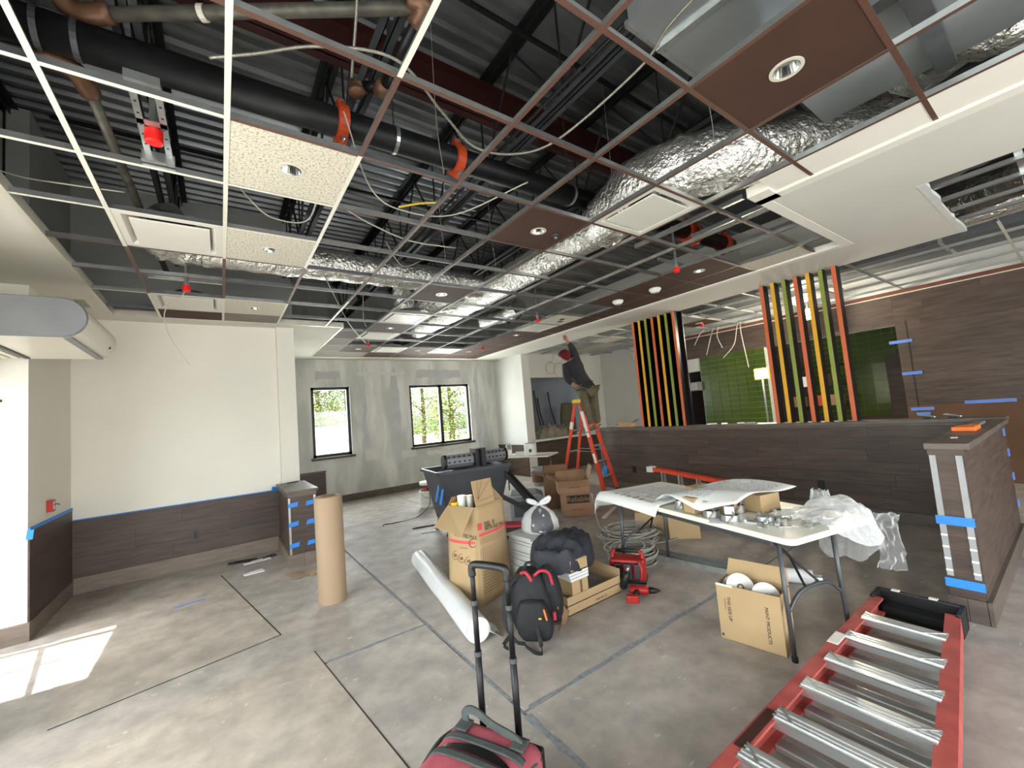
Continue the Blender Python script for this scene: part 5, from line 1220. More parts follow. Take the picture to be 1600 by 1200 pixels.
# things lying on the half wall cap
M = frame((6.12, 5.23, 1.141), (.1, -1, 0), (1, .1, 0))
carton('small_open_box', 'small open tan box on the half wall left of the slats', M, .30, .12, .09, m='card', flaps=[('r', .4, .12), ('l', -.9, .06)])
og = thing('tape_gun', 'bright orange tool lying on the cap of the half wall wing', 'tool', (4.85, .60, 1.13))
MB().prism([(4.70, .545), (4.70, .675), (4.86, .665), (5.0, .60), (4.98, .545)], 1.131, 1.165).build('body', 'orange_bright', og, bevel=.006); MB().bar((5.0, .60, 1.145), (5.5, .60, 1.145), .06, .02).build('handle', 'mid_grey_plastic', og)
tag(MB().box((4.18, .58, 1.1305), (4.23, .61, 1.136)).build('paint_chip', 'label_white'), 'tiny white chip on the near end of the wing cap', 'chip')
for k, y in enumerate((1.05, .86)):
    o = thing('track_fitting', 'small silver bracket on the half wall cap behind the wing, %s' % ('left one', 'right one')[k], 'bracket', (6.2, y, 1.141)); b = MB()
    b.tube([(6.15, y-.06, 1.16), (6.15, y+.06, 1.18), (6.25, y+.06, 1.18), (6.25, y-.06, 1.15), (6.15, y-.06, 1.16)], .008, 6).build('wire_frame', 'galv', o)
    MB().box((6.16, y-.02, 1.141), (6.2, y+.03, 1.17)).build('clip', 'black_plastic', o)
for k, (y, w) in enumerate([(2.85, .12), (3.0, .10), (3.25, .08), (3.45, .14)]):
    tag(MB().obox((6.2, y, 1.152), (.06, w, .02), (0, .1, .3*k)).build('trim_offcut', 'label_white' if k % 2 else 'galv'), 'small pale offcut on the half wall cap between the screens, %s from the right' % ords[k], 'offcut')
# work lights and kitchen stuff
def worklight(x, y, z, label, e, stand=True, aim=(0, 0, 0)):
    o = thing('work_light', label, 'work light', (x, y, 0 if stand else z))
    MB().obox((x, y, z), (.05, .25, .2)).build('housing', 'yellow_plastic', o)
    MB().obox((x-.028, y, z), (.006, .21, .16)).build('lamp_glass', 'glow', o)
    if stand:
        MB().tube([(x, y, 0), (x, y, z-.07)], .018, 8).build('pole', 'mid_grey_plastic', o)
        for a in range(3): MB().tube([(x, y, .5), (x+.4*math.cos(a*2.1), y+.4*math.sin(a*2.1), 0)], .012, 6).build('leg', 'mid_grey_plastic', o)
    else: MB().tube([(x, y, z+.07), (x, y, 3.25)], .008, 6).build('hook', 'grey_steel', o)
    d = bpy.data.lights.new('work_lamp', 'POINT'); d.energy = e; d.shadow_soft_size = .06; d.color = (1, .9, .72)
    l = bpy.data.objects.new('work_lamp', d); COL.objects.link(l); l.location = (x-.16, y, z); l.parent = None
    return o
worklight(8.55, 2.76, 2.89, 'glaring work light hanging high behind the right slat screen', 95, stand=False)
worklight(8.3, 3.53, 1.93, 'glaring work light on a pole in front of the green tiles', 32)
sh = thing('wire_shelf', 'dark kitchen shelf with boxes seen through the right slat screen', 'shelf', (9.9, 3.2, 0))
for z in (1.2, 1.6, 2.0): MB().box((9.7, 2.75, z), (10.1, 3.7, z+.02)).build('shelf', 'black_steel', sh)
for y in (2.76, 3.69):
    for x in (9.71, 10.09): MB().tube([(x, y, 0), (x, y, 2.2)], .012, 6).build('post', 'grey_steel', sh)
for k, (y, z, m_) in enumerate([(2.9, 1.22, 'card_brown'), (3.2, 1.22, 'orange_iron'), (3.5, 1.22, 'card_brown'), (3.0, 1.62, 'red_steel'), (3.4, 1.62, 'white_plastic')]):
    tag(MB().box((9.75, y-.1, z), (9.98, y+.1, z+.2)).box((9.745, y-.101, z+.17), (9.985, y+.101, z+.205)).build('stock_box', m_), 'stock box on the kitchen shelf behind the slats, %s item' % ords[k], 'box')
o = thing('panel_box', 'grey metal box beside the left edge of the green tiles', 'box', (9.05, 5.3, 1.75)); MB().box((8.98, 5.2, 1.75), (9.128, 5.42, 1.95)).build('box', 'mid_grey_plastic', o); MB().box((8.975, 5.22, 1.77), (8.98, 5.40, 1.93)).build('cover', 'bucket_grey', o)

# ---------------------------------------------------------------- step ladder and worker
LC = Vector((5.66, 5.68, 0)); lr = Vector((.222, -.975, 0)); la = Vector((.975, .222, 0))
def lp(r, a, z): return LC+lr*r+la*a+Vector((0, 0, z))
sl = thing('step_ladder', 'orange fibreglass step ladder with yellow cap under the worker', 'ladder', LC)
def fr_(z): return .06+.41*(1.66-z)/1.66
for s in (-1, 1):
    w0, w1 = .13, .24
    MB().bar(lp(fr_(0), s*w1, 0), lp(fr_(1.66), s*w0, 1.66), .035, .075, lr).build('front_rail', 'orange_fibre', sl, bevel=.003)
    MB().bar(lp(-.45, s*w1, 0), lp(-.06, s*w0, 1.64), .03, .055, lr).build('rear_rail', 'orange_fibre', sl, bevel=.003)
    MB().bar(lp(fr_(.75)+.005, s*.19, .75), lp(-.28, s*.19, .78), .02, .006).build('spreader', 'galv', sl)
    MB().obox(lp(fr_(0), s*w1, .025), (.08, .06, .05), (0, 0, -.77)).build('foot', 'black_plastic', sl)
    if s == -1:
        for z0, z1, m_ in ((1.12, 1.5, 'label_white'), (1.02, 1.1, 'label_white'), (.55, .72, 'label_white')): MB().bar(lp(fr_(z0), s*(.195-.04*z0/1.6+.02)-.001+.0, z0), lp(fr_(z1), s*(.195-.04*z1/1.6+.02), z1), .04, .05, lr).build('label', m_, sl)
        MB().bar(lp(-.45+.39*.72, -.175, 1.18), lp(-.45+.39*.80, -.168, 1.31), .034, .057, lr).build('label', 'label_white', sl)
for z in (.29, .57, .85, 1.12, 1.40):
    w = .24-.11*z/1.66
    MB().obox(lp(fr_(z)-.01, 0, z), (.085, 2*w, .022), (0, 0, math.atan2(lr.y, lr.x))).build('step', 'aluminium', sl)
for z in (.35, .75, 1.15): MB().bar(lp(-.45+.39*z/1.64, -(.24-.11*z/1.64), z), lp(-.45+.39*z/1.64, .24-.11*z/1.64, z), .02, .03).build('rear_brace', 'aluminium', sl)
MB().obox(lp(.0, 0, 1.70), (.19, .34, .07), (0, 0, math.atan2(lr.y, lr.x))).build('top_cap', 'yellow_plastic', sl, bevel=.012)
bl_ = thing('blue_strap', 'blue strap and tool hanging on the far side of the step ladder', 'strap', lp(.25, .3, .3))
MB().tube(curve_pts([lp(.18, .22, 1.0), lp(.2, .24, .8), lp(.21, .23, .6), lp(.25, .22, .45)], 6), .012, 6).build('strap', 'mid_grey_plastic', bl_); MB().obox(lp(.25, .22, .35), (.07, .05, .2), (0, .2, -.7)).build('tool', 'tape', bl_, bevel=.01); MB().obox(lp(.2, .23, .8), (.05, .05, .07)).build('tool', 'tape', bl_, bevel=.01)

def skin_mesh(name, joints, edges, m_, parent, sub=2):
    names = list(joints); me = bpy.data.meshes.new(name)
    off = root_of(parent).location
    me.from_pydata([tuple(Vector(joints[n][0])-off) for n in names], [(names.index(a), names.index(b)) for a, b in edges], [])
    o = bpy.data.objects.new(name, me); COL.objects.link(o)
    q = o.modifiers.new('skin', 'SKIN'); q.use_smooth_shade = True
    for k, n in enumerate(names):
        r = joints[n][1]; v = me.skin_vertices[0].data[k]; v.radius = (r, r) if not isinstance(r, tuple) else r
        v.use_root = (k == 0)
    q2 = o.modifiers.new('s', 'SUBSURF'); q2.levels = sub; q2.render_levels = sub
    dg = bpy.context.evaluated_depsgraph_get(); me2 = bpy.data.meshes.new_from_object(o.evaluated_get(dg))
    bpy.data.objects.remove(o); me2.name = name; me2.materials.clear(); me2.materials.append(MATS[m_])
    me2.polygons.foreach_set('use_smooth', [True]*len(me2.polygons))
    ob = bpy.data.objects.new(name, me2); COL.objects.link(ob); ob.parent = parent; return ob
pe = thing('person', 'worker in dark sweater, olive trousers and red beanie reaching up from the step ladder', 'person', (5.74, 5.52, 1.13))
sh_ = Vector((.19, .20, .0)); la = Vector((.697, .717, 0)); lr = Vector((.717, -.697, 0))
def J(x, y, z, da=0): return Vector((x, y, z))+sh_+la*da
jt = dict(pelvis=(J(5.535, 5.353, 1.93), .14), waist=(J(5.49, 5.40, 2.05), .16), chest=(J(5.415, 5.48, 2.27), .185), upper=(J(5.375, 5.52, 2.42), .15), neck=(J(5.335, 5.55, 2.505), .06), head=(J(5.275, 5.61, 2.56), .085), crown=(J(5.25, 5.635, 2.63), .07),
    shR=(J(5.43, 5.46, 2.49, .02), .10), elR=(J(5.392, 5.50, 2.74, .05), .052), wrR=(J(5.34, 5.55, 2.87, .03), .034), hdR=(J(5.32, 5.565, 2.90, .03), .03),
    shL=(J(5.285, 5.60, 2.38, -.08), .10), elL=(J(5.275, 5.605, 2.13, -.12), .055), wrL=(J(5.36, 5.525, 2.02, -.14), .036), hdL=(J(5.385, 5.50, 2.0, -.14), .03),
    hipL=(J(5.475, 5.415, 1.86, -.06), .105), knL=(J(5.482, 5.407, 1.50, -.09), .072), anL=(J(5.545, 5.35, 1.20, -.09), .05), toL=(J(5.49, 5.40, 1.165, -.09), .04),
    hipR=(J(5.597, 5.288, 1.87, .07), .105), knR=(J(5.615, 5.272, 1.51, .10), .072), anR=(J(5.635, 5.255, 1.20, .10), .05), toR=(J(5.575, 5.315, 1.165, .10), .04))
E_ = [('pelvis', 'waist'), ('waist', 'chest'), ('chest', 'upper'), ('upper', 'neck'), ('neck', 'head'), ('head', 'crown'), ('upper', 'shR'), ('shR', 'elR'), ('elR', 'wrR'), ('wrR', 'hdR'), ('upper', 'shL'), ('shL', 'elL'), ('elL', 'wrL'), ('wrL', 'hdL'),
      ('pelvis', 'hipL'), ('hipL', 'knL'), ('knL', 'anL'), ('anL', 'toL'), ('pelvis', 'hipR'), ('hipR', 'knR'), ('knR', 'anR'), ('anR', 'toR')]
body = {k: (v[0], v[1]*.86 if k not in ('head', 'crown', 'neck', 'wrR', 'hdR', 'wrL', 'hdL') else v[1]) for k, v in jt.items()}
skin_mesh('body', body, E_, 'skin', pe)
up_k = ['waist', 'chest', 'upper', 'shR', 'elR', 'wrR', 'shL', 'elL', 'wrL', 'pelvis']
sw = {k: jt[k] for k in up_k if k != 'pelvis'}; sw['hem'] = (jt['waist'][0].lerp(jt['pelvis'][0], .55), .17); sw['collar'] = (jt['neck'][0].lerp(jt['upper'][0], .3), .075)
sw['elR'] = (jt['elR'][0], .075); sw['wrR'] = (jt['wrR'][0].lerp(jt['elR'][0], .12), .045); sw['elL'] = (jt['elL'][0], .072); sw['wrL'] = (jt['wrL'][0].lerp(jt['elL'][0], .1), .05)
skin_mesh('sweater', sw, [('waist', 'chest'), ('chest', 'upper'), ('upper', 'collar'), ('upper', 'shR'), ('shR', 'elR'), ('elR', 'wrR'), ('upper', 'shL'), ('shL', 'elL'), ('elL', 'wrL'), ('waist', 'hem')], 'sweater', pe)
trs = {k: jt[k] for k in ('pelvis', 'hipL', 'knL', 'hipR', 'knR')}
trs.update({'pelvis': (jt['pelvis'][0]+Vector((0, 0, .02)), .15), 'hipL': (jt['hipL'][0], .118), 'hipR': (jt['hipR'][0], .118), 'knL': (jt['knL'][0], .092), 'knR': (jt['knR'][0], .092), 'cuL': (jt['anL'][0]+Vector((0, 0, .03)), .075), 'cuR': (jt['anR'][0]+Vector((0, 0, .03)), .075)})
skin_mesh('trousers', trs, [('pelvis', 'hipL'), ('hipL', 'knL'), ('knL', 'cuL'), ('pelvis', 'hipR'), ('hipR', 'knR'), ('knR', 'cuR')], 'trousers', pe)
MB().tube([jt['waist'][0].lerp(jt['pelvis'][0], .42)+Vector((.14*math.cos(a), .14*math.sin(a), .02*math.sin(a*2))) for a in [2*math.pi*k/24 for k in range(25)]], .018, 6).build('belt', 'black_plastic', pe, smooth=True)
for s_ in ('L', 'R'):
    a, t_ = jt['an'+s_][0], jt['to'+s_][0]; d = (t_-a); d.z = 0; d.normalize(); h_ = a-d*.06; h_.z = 1.165
    skin_mesh('shoe', dict(heel=(h_, .042), mid=(h_+d*.10+Vector((0, 0, .004)), .045), toe=(h_+d*.22-Vector((0, 0, .004)), .036), ank=(h_+d*.03+Vector((0, 0, .07)), .045)), [('heel', 'mid'), ('mid', 'toe'), ('heel', 'ank')], 'shoe', pe)
def hand(base, d, side, curl, m_='skin'):
    d = Vector(d).normalized(); s_ = Vector(side).normalized(); n_ = d.cross(s_)
    for k, (o_, L) in enumerate([(-.027, .062), (-.009, .07), (.009, .066), (.027, .052)]):
        p0 = base+s_*o_+d*.02; p1 = p0+d*.05; p2 = p1+(d*math.cos(curl)+n_*math.sin(curl))*L*.5; p3 = p2+(d*math.cos(2*curl)+n_*math.sin(2*curl))*L*.45
        skin_mesh('finger', dict(a=(p0, .011), b=(p1, .010), c=(p2, .009), d=(p3, .007)), [('a', 'b'), ('b', 'c'), ('c', 'd')], m_, pe, sub=1)
    t0 = base-s_*.02; t1 = base-s_*.045+d*.03; t2 = t1+(d*.7+n_*.6)*.035
    skin_mesh('thumb', dict(a=(t0, .012), b=(t1, .011), c=(t2, .008)), [('a', 'b'), ('b', 'c')], m_, pe, sub=1)
    skin_mesh('palm', dict(a=(base-d*.025, .026), b=(base+d*.02, .034), c=(base+d*.05, .03)), [('a', 'b'), ('b', 'c')], m_, pe, sub=1)
hand(jt['hdR'][0], (-.25, .2, 1), lr, .5); hand(jt['hdL'][0], (.7, -.6, -.35), la, .8)
hc = jt['head'][0]; fdir = (-lr*.72+la*.35+Vector((0, 0, .45))).normalized()
HM = frame(hc+Vector((0, 0, .03)), fdir.cross(Vector((0, 0, 1))), (Vector((0, 0, 1))-fdir*.55))
def capfn(u, v):
    a = 2*math.pi*u; t = v*1.95
    r = .13*math.sin(t*.86) if t*.86 < math.pi/2 else .13
    z = .118*math.cos(min(t*.86, math.pi/2))-(max(0, t*.86-math.pi/2)*.3)
    return HM @ Vector((r*.92*math.cos(a), z*1.1+.0, r*math.sin(a)))
MB().sheet(26, 14, capfn).build('beanie', 'beanie', pe, smooth=True, thick=.006)
MB().tube([HM @ Vector((.112*math.cos(a), -.012, .122*math.sin(a))) for a in [2*math.pi*k/26 for k in range(27)]], .013, 8).build('beanie_cuff', 'beanie', pe, smooth=True)
fc_ = hc+fdir*.085
MB().lathe([(.004, .03), (.014, 0), (.01, -.01)], 10, (0, 0, 0), frame(fc_, fdir.cross(Vector((0, 0, 1))), fdir)).build('nose', 'skin', pe, smooth=True)
for s_ in (-1, 1):
    e_ = fdir.cross(Vector((0, 0, 1))).normalized()
    MB().lathe([(.002, -.008), (.009, 0), (.002, .008)], 10, hc+fdir*.078+e_*.033*s_+Vector((0, 0, .025))).build('eye', 'ink', pe, smooth=True)
    MB().lathe([(.006, -.028), (.018, 0), (.008, .03)], 10, hc+e_*.09*s_-Vector((0, 0, .01))).build('ear', 'skin', pe, smooth=True)
MB().bar(fc_-Vector((0, 0, .035))-e_*.022, fc_-Vector((0, 0, .035))+e_*.022, .006, .008).build('mouth', 'beanie', pe)

# ---------------------------------------------------------------- foreground red ladder
rl = thing('folded_step_ladder', 'big worn red step ladder lying folded on the floor in the right foreground', 'ladder', (2.4, .75, 0))
zt_ = .15
def lrail(x): return .955
def rrail(x): return .655-.17*(3.6-x)/1.45
X0, X1 = 3.52, .95
MB().bar((X1, .985, .10), (X0, .985, .10), .10, .028, (0, 1, 0)).build('rail_web', 'red_fibre', rl)
for z in (.145, .055): MB().bar((X1, .965, z), (X0, .965, z), .012, .055, (0, 1, 0)).build('rail_flange', 'red_fibre', rl)
for z in (.145, .055): MB().bar((X1, rrail(X1)-.02, z), (X0, rrail(X0)-.02, z), .012, .055, (0, 1, 0)).build('rail_flange', 'red_fibre', rl)
MB().bar((X1, rrail(X1)-.045, .10), (X0, rrail(X0)-.045, .10), .10, .026, (0, 1, 0)).build('rail_web', 'red_fibre', rl)
MB().bar((1.66, .968, .152), (1.96, .968, .152), .006, .04, (0, 1, 0)).build('worn_patch', 'red_steel', rl)
MB().bar((2.72, .975, .153), (2.86, .975, .153), .004, .05, (0, 1, 0)).build('label', 'label_white', rl)
k = 0
for x in (3.18, 2.875, 2.57, 2.265, 1.96, 1.655, 1.35, 1.05):
    y1, y0 = .955, rrail(x)-.01
    b = MB()
    for dx, dz, w, h in ((0, 0, .10, .006), (.047, -.018, .006, .035), (-.047, -.018, .006, .035), (.025, .005, .012, .006), (-.025, .005, .012, .006), (0, .005, .012, .006)):
        b.bar((x+dx, y0, .150+dz), (x+dx, y1, .150+dz), w, h)
    q = b.build('step', 'aluminium', rl)
    MB().bar((x-.055, y0+.01, .06), (x-.055, y1-.02, .06), .06, .028).build('rear_rung', 'aluminium', rl, bevel=.006)
    for s_ in (0, 1): MB().bar((x+.045, (y1-.002) if s_ == 0 else y0+.002, .158), (x-.03, (y1-.075) if s_ == 0 else y0+.09, .158), .008, .004).build('step_brace', 'galv', rl)
    k += 1
b = MB().box((3.49, rrail(3.6)-.075, .03), (3.66, 1.0, .045)).box((3.63, rrail(3.6)-.075, .03), (3.66, 1.0, .17)).box((3.49, .975, .03), (3.66, 1.0, .17)).box((3.49, rrail(3.6)-.075, .03), (3.66, rrail(3.6)-.05, .17))
b.build('top_cap', 'black_plastic', rl, bevel=.01)
for k in range(4): MB().box((3.52+.03*k, .66, .045), (3.53+.03*k, .95, .10)).build('cap_rib', 'black_plastic', rl)
for y in (.72, .9): MB().obox((3.645, y, .172), (.03, .04, .006)).build('wear_mark', 'label_white', rl)

# ---------------------------------------------------------------- extension ladder against the half wall
el = thing('extension_ladder', 'orange extension ladder lying on its edge along the half wall', 'ladder', (5.85, 3.3, 0))
for x, z in ((5.80, .46), (5.88, .46), (5.80, .06), (5.88, .06)): MB().bar((x+.02, 2.6, max(z-.17, .04)), (x, 4.32, z), .03, .055).build('rail', 'orange_fibre', el)
for k in range(5):
    for x in (5.80, 5.88): MB().bar((x, 4.15-.30*k, .06), (x, 4.15-.30*k, .43-.03*k), .03, .03, (0, 1, 0)).build('rung', 'aluminium', el)
for x in (5.80, 5.88): MB().obox((x, 4.37, .455), (.05, .12, .09)).build('end_cap', 'label_white', el, bevel=.01)

# ---------------------------------------------------------------- rolling tool bag in the foreground
tbg = thing('rolling_tool_bag', 'red and grey rolling tool bag with tall black telescopic handle in the foreground', 'tool bag', (.70, 1.38, 0))
BX = Vector((.43, -.90, 0)).normalized(); BY = Vector((.90, .43, 0)).normalized()   # x along the bag, y away
GM = frame((.888, 1.492, 0), BX, BY)
def gp(x, y, z): return GM @ Vector((x, y, z))
bb_ = MB(GM).box((-.19, -.37, .03), (.20, -.025, .345)).build('bag_body', 'bag_red', tbg, smooth=True, bevel=.055, seg=5)
def topz(x, y): return .346-.05*max(0, abs(x-.005)/.195)**6-.05*max(0, (abs(y+.2)-.10)/.075)**4
for y in (-.165, -.245):
    MB().sheet(20, 4, lambda u, v: gp(-.195+.395*u, y+.032*v+.01*math.sin(3*u), (.345-.055*abs(2*u-1)**8-.06*max(0, abs(2*u-1)-.93)/.07)+.007)).build('zip_band', 'bag_grey', tbg, smooth=True, thick=.004)
MB().sheet(20, 4, lambda u, v: gp(-.18+.36*u, -.206+.04*v*math.sin(math.pi*u)+.01*math.sin(3*u), .3515-.05*abs(2*u-1)**8)).build('zip_opening', 'slat_black', tbg, smooth=True)
for x0, x1 in ((-.19, -.18), (.19, .20)): MB().tube(curve_pts([gp(x0, -.06, .30), gp(x0-.002, -.18, .32), gp(x0, -.33, .28)], 6), .008, 6).build('piping', 'bag_grey', tbg, smooth=True)
pts = curve_pts([gp(-.13, -.07, .345), gp(-.125, -.075, .39), gp(-.08, -.075, .405), gp(.0, -.075, .375), gp(.09, -.08, .362), gp(.13, -.085, .347)], 7)
b = MB()
for i in range(len(pts)-1): b.bar(pts[i], pts[i+1]+(pts[i+1]-pts[i])*.15, .030, .008, BY)
b.build('carry_handle', 'bag_grey', tbg)
for x in (-.125, .125): MB().sheet(4, 5, lambda u, v: gp(x-.028+.056*u, -.12+.06*v, .350+.004*v)).build('handle_patch', 'bag_grey', tbg, smooth=True, thick=.004)
MB().obox(gp(-.09, -.345, .335), (.09, .06, .02), (.1, .3, -1.1)).build('pocket_flap', 'bag_grey', tbg, bevel=.01)
MB(GM).box((-.16, -.04, .01), (.18, .0, .30)).build('back_frame', 'black_plastic', tbg, bevel=.01)
for x in (-.14, .18): MB(GM).lathe([(.045, -.02), (.05, -.01), (.05, .01), (.045, .02)], 18, (x, .03, .05), Euler((0, R(90), 0)).to_matrix().to_4x4()).build('wheel', 'black_plastic', tbg, smooth=True)
pL, pR = Vector((.834, 1.558, 0)), Vector((.912, 1.42, 0))
for p in (pL, pR):
    for z0, z1, r in ((.28, .60, .0135), (.60, .80, .0115), (.80, .925, .0100)):
        MB().tube([(p.x, p.y, z0), (p.x, p.y, z1)], r, 12).build('handle_tube', 'black_pipe', tbg, smooth=True)
    for z, r in ((.597, .015), (.797, .013)): MB().lathe([(r, z-.012), (r, z+.006)], 14, (p.x, p.y, 0)).build('tube_collar', 'dark_grey_plastic', tbg)
MB().tube(curve_pts([(pL.x, pL.y, .90), (pL.x, pL.y, .935), (pL.x+.012, pL.y-.02, .948), (pR.x-.012, pR.y+.02, .945), (pR.x, pR.y, .932), (pR.x, pR.y, .895)], 7), .0155, 12).build('grip', 'black_plastic', tbg, smooth=True)

# ---------------------------------------------------------------- tilt cart, cartons and clutter in the middle distance
tc_ = thing('tilt_cart', 'black plastic tilt cart piled with grey cases near the windows', 'cart', (2.95, 5.4, 0))
CMt = frame((2.33, 5.05, 0), (1, -.13, 0), (.13, 1, 0))
def cart(inset):
    T = [(0-.02+inset, 0+inset, .86), (1.05-inset, 0+inset, .86), (1.05-inset, .75-inset, .86), (0-.02+inset, .75-inset, .86)]
    Bm = [(.12+inset, .1+inset, .16+inset), (.85-inset, .1+inset, .12+inset), (.85-inset, .65-inset, .12+inset), (.12+inset, .65-inset, .16+inset)]
    return T, Bm
T, Bm = cart(0); T2, B2 = cart(.02)
b = MB(CMt); vs = T+Bm+T2+B2
fs = [(k, 4+k, 4+(k+1) % 4, (k+1) % 4) for k in range(4)]+[(4, 7, 6, 5)]+[(8+k, 8+(k+1) % 4, 12+(k+1) % 4, 12+k) for k in range(4)]+[(12, 13, 14, 15)]+[(k, (k+1) % 4, 8+(k+1) % 4, 8+k) for k in range(4)]
b.add(vs, fs).build('tub', 'dark_grey_plastic', tc_)
MB(CMt).box((-.05, -.03, .83), (1.08, .005, .87)).box((-.05, .745, .83), (1.08, .78, .87)).box((-.05, -.03, .83), (-.015, .78, .87)).box((1.045, -.03, .83), (1.08, .78, .87)).build('rim', 'dark_grey_plastic', tc_)
for y in (.06, .69): MB(CMt).lathe([(.11, -.03), (.13, -.02), (.13, .02), (.11, .03)], 20, (.65, y, .13), Euler((R(90), 0, 0)).to_matrix().to_4x4()).build('wheel', 'black_plastic', tc_, smooth=True)
for y in (.12, .62): MB(CMt).bar((.1, y, .0), (.2, y, .3), .04, .04).build('leg', 'black_steel', tc_)
MB(CMt).sheet(8, 6, lambda u, v: (.05+.95*u, .04+.67*v, .80+.03*math.sin(9*u+4*v)*math.sin(7*v))).build('debris_fill', 'dark_grey_plastic', tc_)
MB(CMt).obox((.01, .02, .55), (.015, .05, .2), (0, .25, 0)).build('blue_label', 'tape', tc_); MB(CMt).obox((-.0, .14, .6), (.015, .05, .25), (0, .25, 0)).build('blue_label', 'tape', tc_)
def case(x, y, z, L, label, rot=0):
    o = thing('perforated_case', label, 'case', CMt @ Vector((x, y, z)))
    T = CMt @ Matrix.Translation((x, y, z)) @ Euler((0, 0, rot)).to_matrix().to_4x4()
    oct_ = [(.05, 0), (.12, .01), (.16, .06), (.16, .12), (.12, .17), (.05, .18), (0, .13), (0, .05)]
    def pr(x0, x1, gr=0): return [[(xx, (p[0]-.08)*(1+gr)+.08, (p[1]-.09)*(1+gr)+.09) for p in oct_] for xx in (x0, x1)]
    def lf(s_, nm, m_):
        n = 8; b = MB(T); b.add(s_[0]+s_[1], [tuple(range(n))[::-1], tuple(range(n, 2*n))]+[(k, (k+1) % n, n+(k+1) % n, n+k) for k in range(n)]); return b.build(nm, m_, o)
    lf(pr(.03, L-.03), 'shell', 'mid_grey_plastic'); lf(pr(0, .04, .08), 'end_cap', 'black_plastic'); lf(pr(L-.04, L, .08), 'end_cap', 'black_plastic')
    for r in range(2):
        for k in range(6):
            MB(T).obox((.07+k*(L-.14)/5, -.002 if r == 0 else .01, .08 if r == 0 else .15), (.03, .006, .022), (0 if r == 0 else -.8, 0, 0)).build('vent_slot', 'black_plastic', o)
case(.16, .25, .872, .52, 'grey perforated case lying on the left of the black cart'); case(.74, .30, .872, .46, 'grey perforated case lying on the right of the black cart', .1)
o = thing('black_stand', 'black upright bracket standing between the grey cases on the cart', 'bracket', CMt @ Vector((.70, .15, .86)))
MB(CMt).box((.66, .10, .60), (.72, .16, 1.10)).build('post', 'black_plastic', o); MB(CMt).box((.60, .18, .87), (.76, .40, 1.11)).build('bracket_plate', 'black_plastic', o)
for k, (p, q) in enumerate([((3.35, 5.05, .78), (3.62, 4.55, .18)), ((3.28, 4.98, .76), (3.50, 4.42, .16)), ((2.95, 4.8, .55), (3.45, 4.55, .2))]):
    o = thing('black_rail', 'long black rail leaning down from the cart to the grey tub, %s' % ('upper one', 'lower one', 'short one')[k], 'rail', q); MB().bar(p, q, .05, .06).build('rail', 'black_plastic', o); MB().bar(Vector(p)+Vector((.03, .02, 0)), Vector(q)+Vector((.03, .02, 0)), .012, .02).build('track', 'grey_steel', o)
gt = thing('grey_tub', 'grey plastic tub with sloped end behind the knotted bag', 'tub', (3.75, 5.0, 0))
GT = frame((3.36, 4.98, 0), (.8, -.6, 0), (.6, .8, 0))
loft([[GT @ Vector((x, y, z)) for x, z in ((0, 0), (.46, 0), (.53, .12), (.48, .36), (.38, .40), (0, .40))] for y in (0, .42)]).build('shell', 'mid_grey_plastic', gt, bevel=.015)
MB(GT).box((-.01, -.012, .36), (.37, .0, .385)).build('lip', 'bucket_grey', gt); MB(GT).box((.05, -.008, .08), (.36, 0, .30)).build('side_panel', 'dark_grey_plastic', gt)
o = thing('red_tool_case', 'low red and black tool case on the floor beside the tall cardboard box', 'tool case', (3.0, 4.35, 0)); MB().obox((3.0, 4.35, .09), (.5, .25, .14), (0, 0, -.75)).build('case', 'black_plastic', o, bevel=.02); MB().obox((3.0, 4.35, .17), (.46, .2, .05), (0, 0, -.75)).build('lid', 'nylon_red', o, bevel=.015)
M = frame((4.03, 4.62, 0), (.80, -.60, 0), (.60, .80, 0))
r1 = carton('printed_carton', 'brown carton printed in black at the bottom of the pair left of the table', M, .44, .36, .33, m='card_brown', min_='card_brown_in', open_=False)
MB(M).box((.07, -.003, .19), (.40, -.0005, .305)).build('print_block', 'ink', r1)
face_text(M, .235, .245, 'Reliable', .105, 'card_brown', r1, off=-.004); MB(M).box((.12, -.002, .09), (.3, -.0005, .10)).build('print_line', 'ink_brown', r1)
M = frame((3.98, 4.63, .337), (.80, -.60, 0), (.60, .80, 0))
r2 = carton('open_carton', 'open brown carton standing on the printed carton', M, .46, .36, .18, m='card_brown', min_='card_brown_in', flaps=[('f', -.5, .13), ('r', 1.25, .2), ('l', .5, .16), ('b', .9, .12)])
MB(M).box((.16, -.003, .08), (.32, -.0005, .095)).build('print_line', 'ink_brown', r2); 
M = frame((3.62, 5.05, .0), (.75, -.66, 0), (.66, .75, 0)); M = frame((4.2, 5.22, 0), (.75, -.66, 0), (.66, .75, 0))
carton('open_carton', 'brown carton half hidden behind the pair left of the table', M, .4, .3, .52, m='card_brown', min_='card_brown_in', flaps=[('l', .3, .2), ('f', .1, .1), ('b', .6, .2)])
tag(MB().obox((4.6, 4.25, .012), (.6, .05, .02), (0, 0, .45)).build('floor_lath', 'label_white'), 'pale strip lying on the floor beside the printed carton', 'strip')
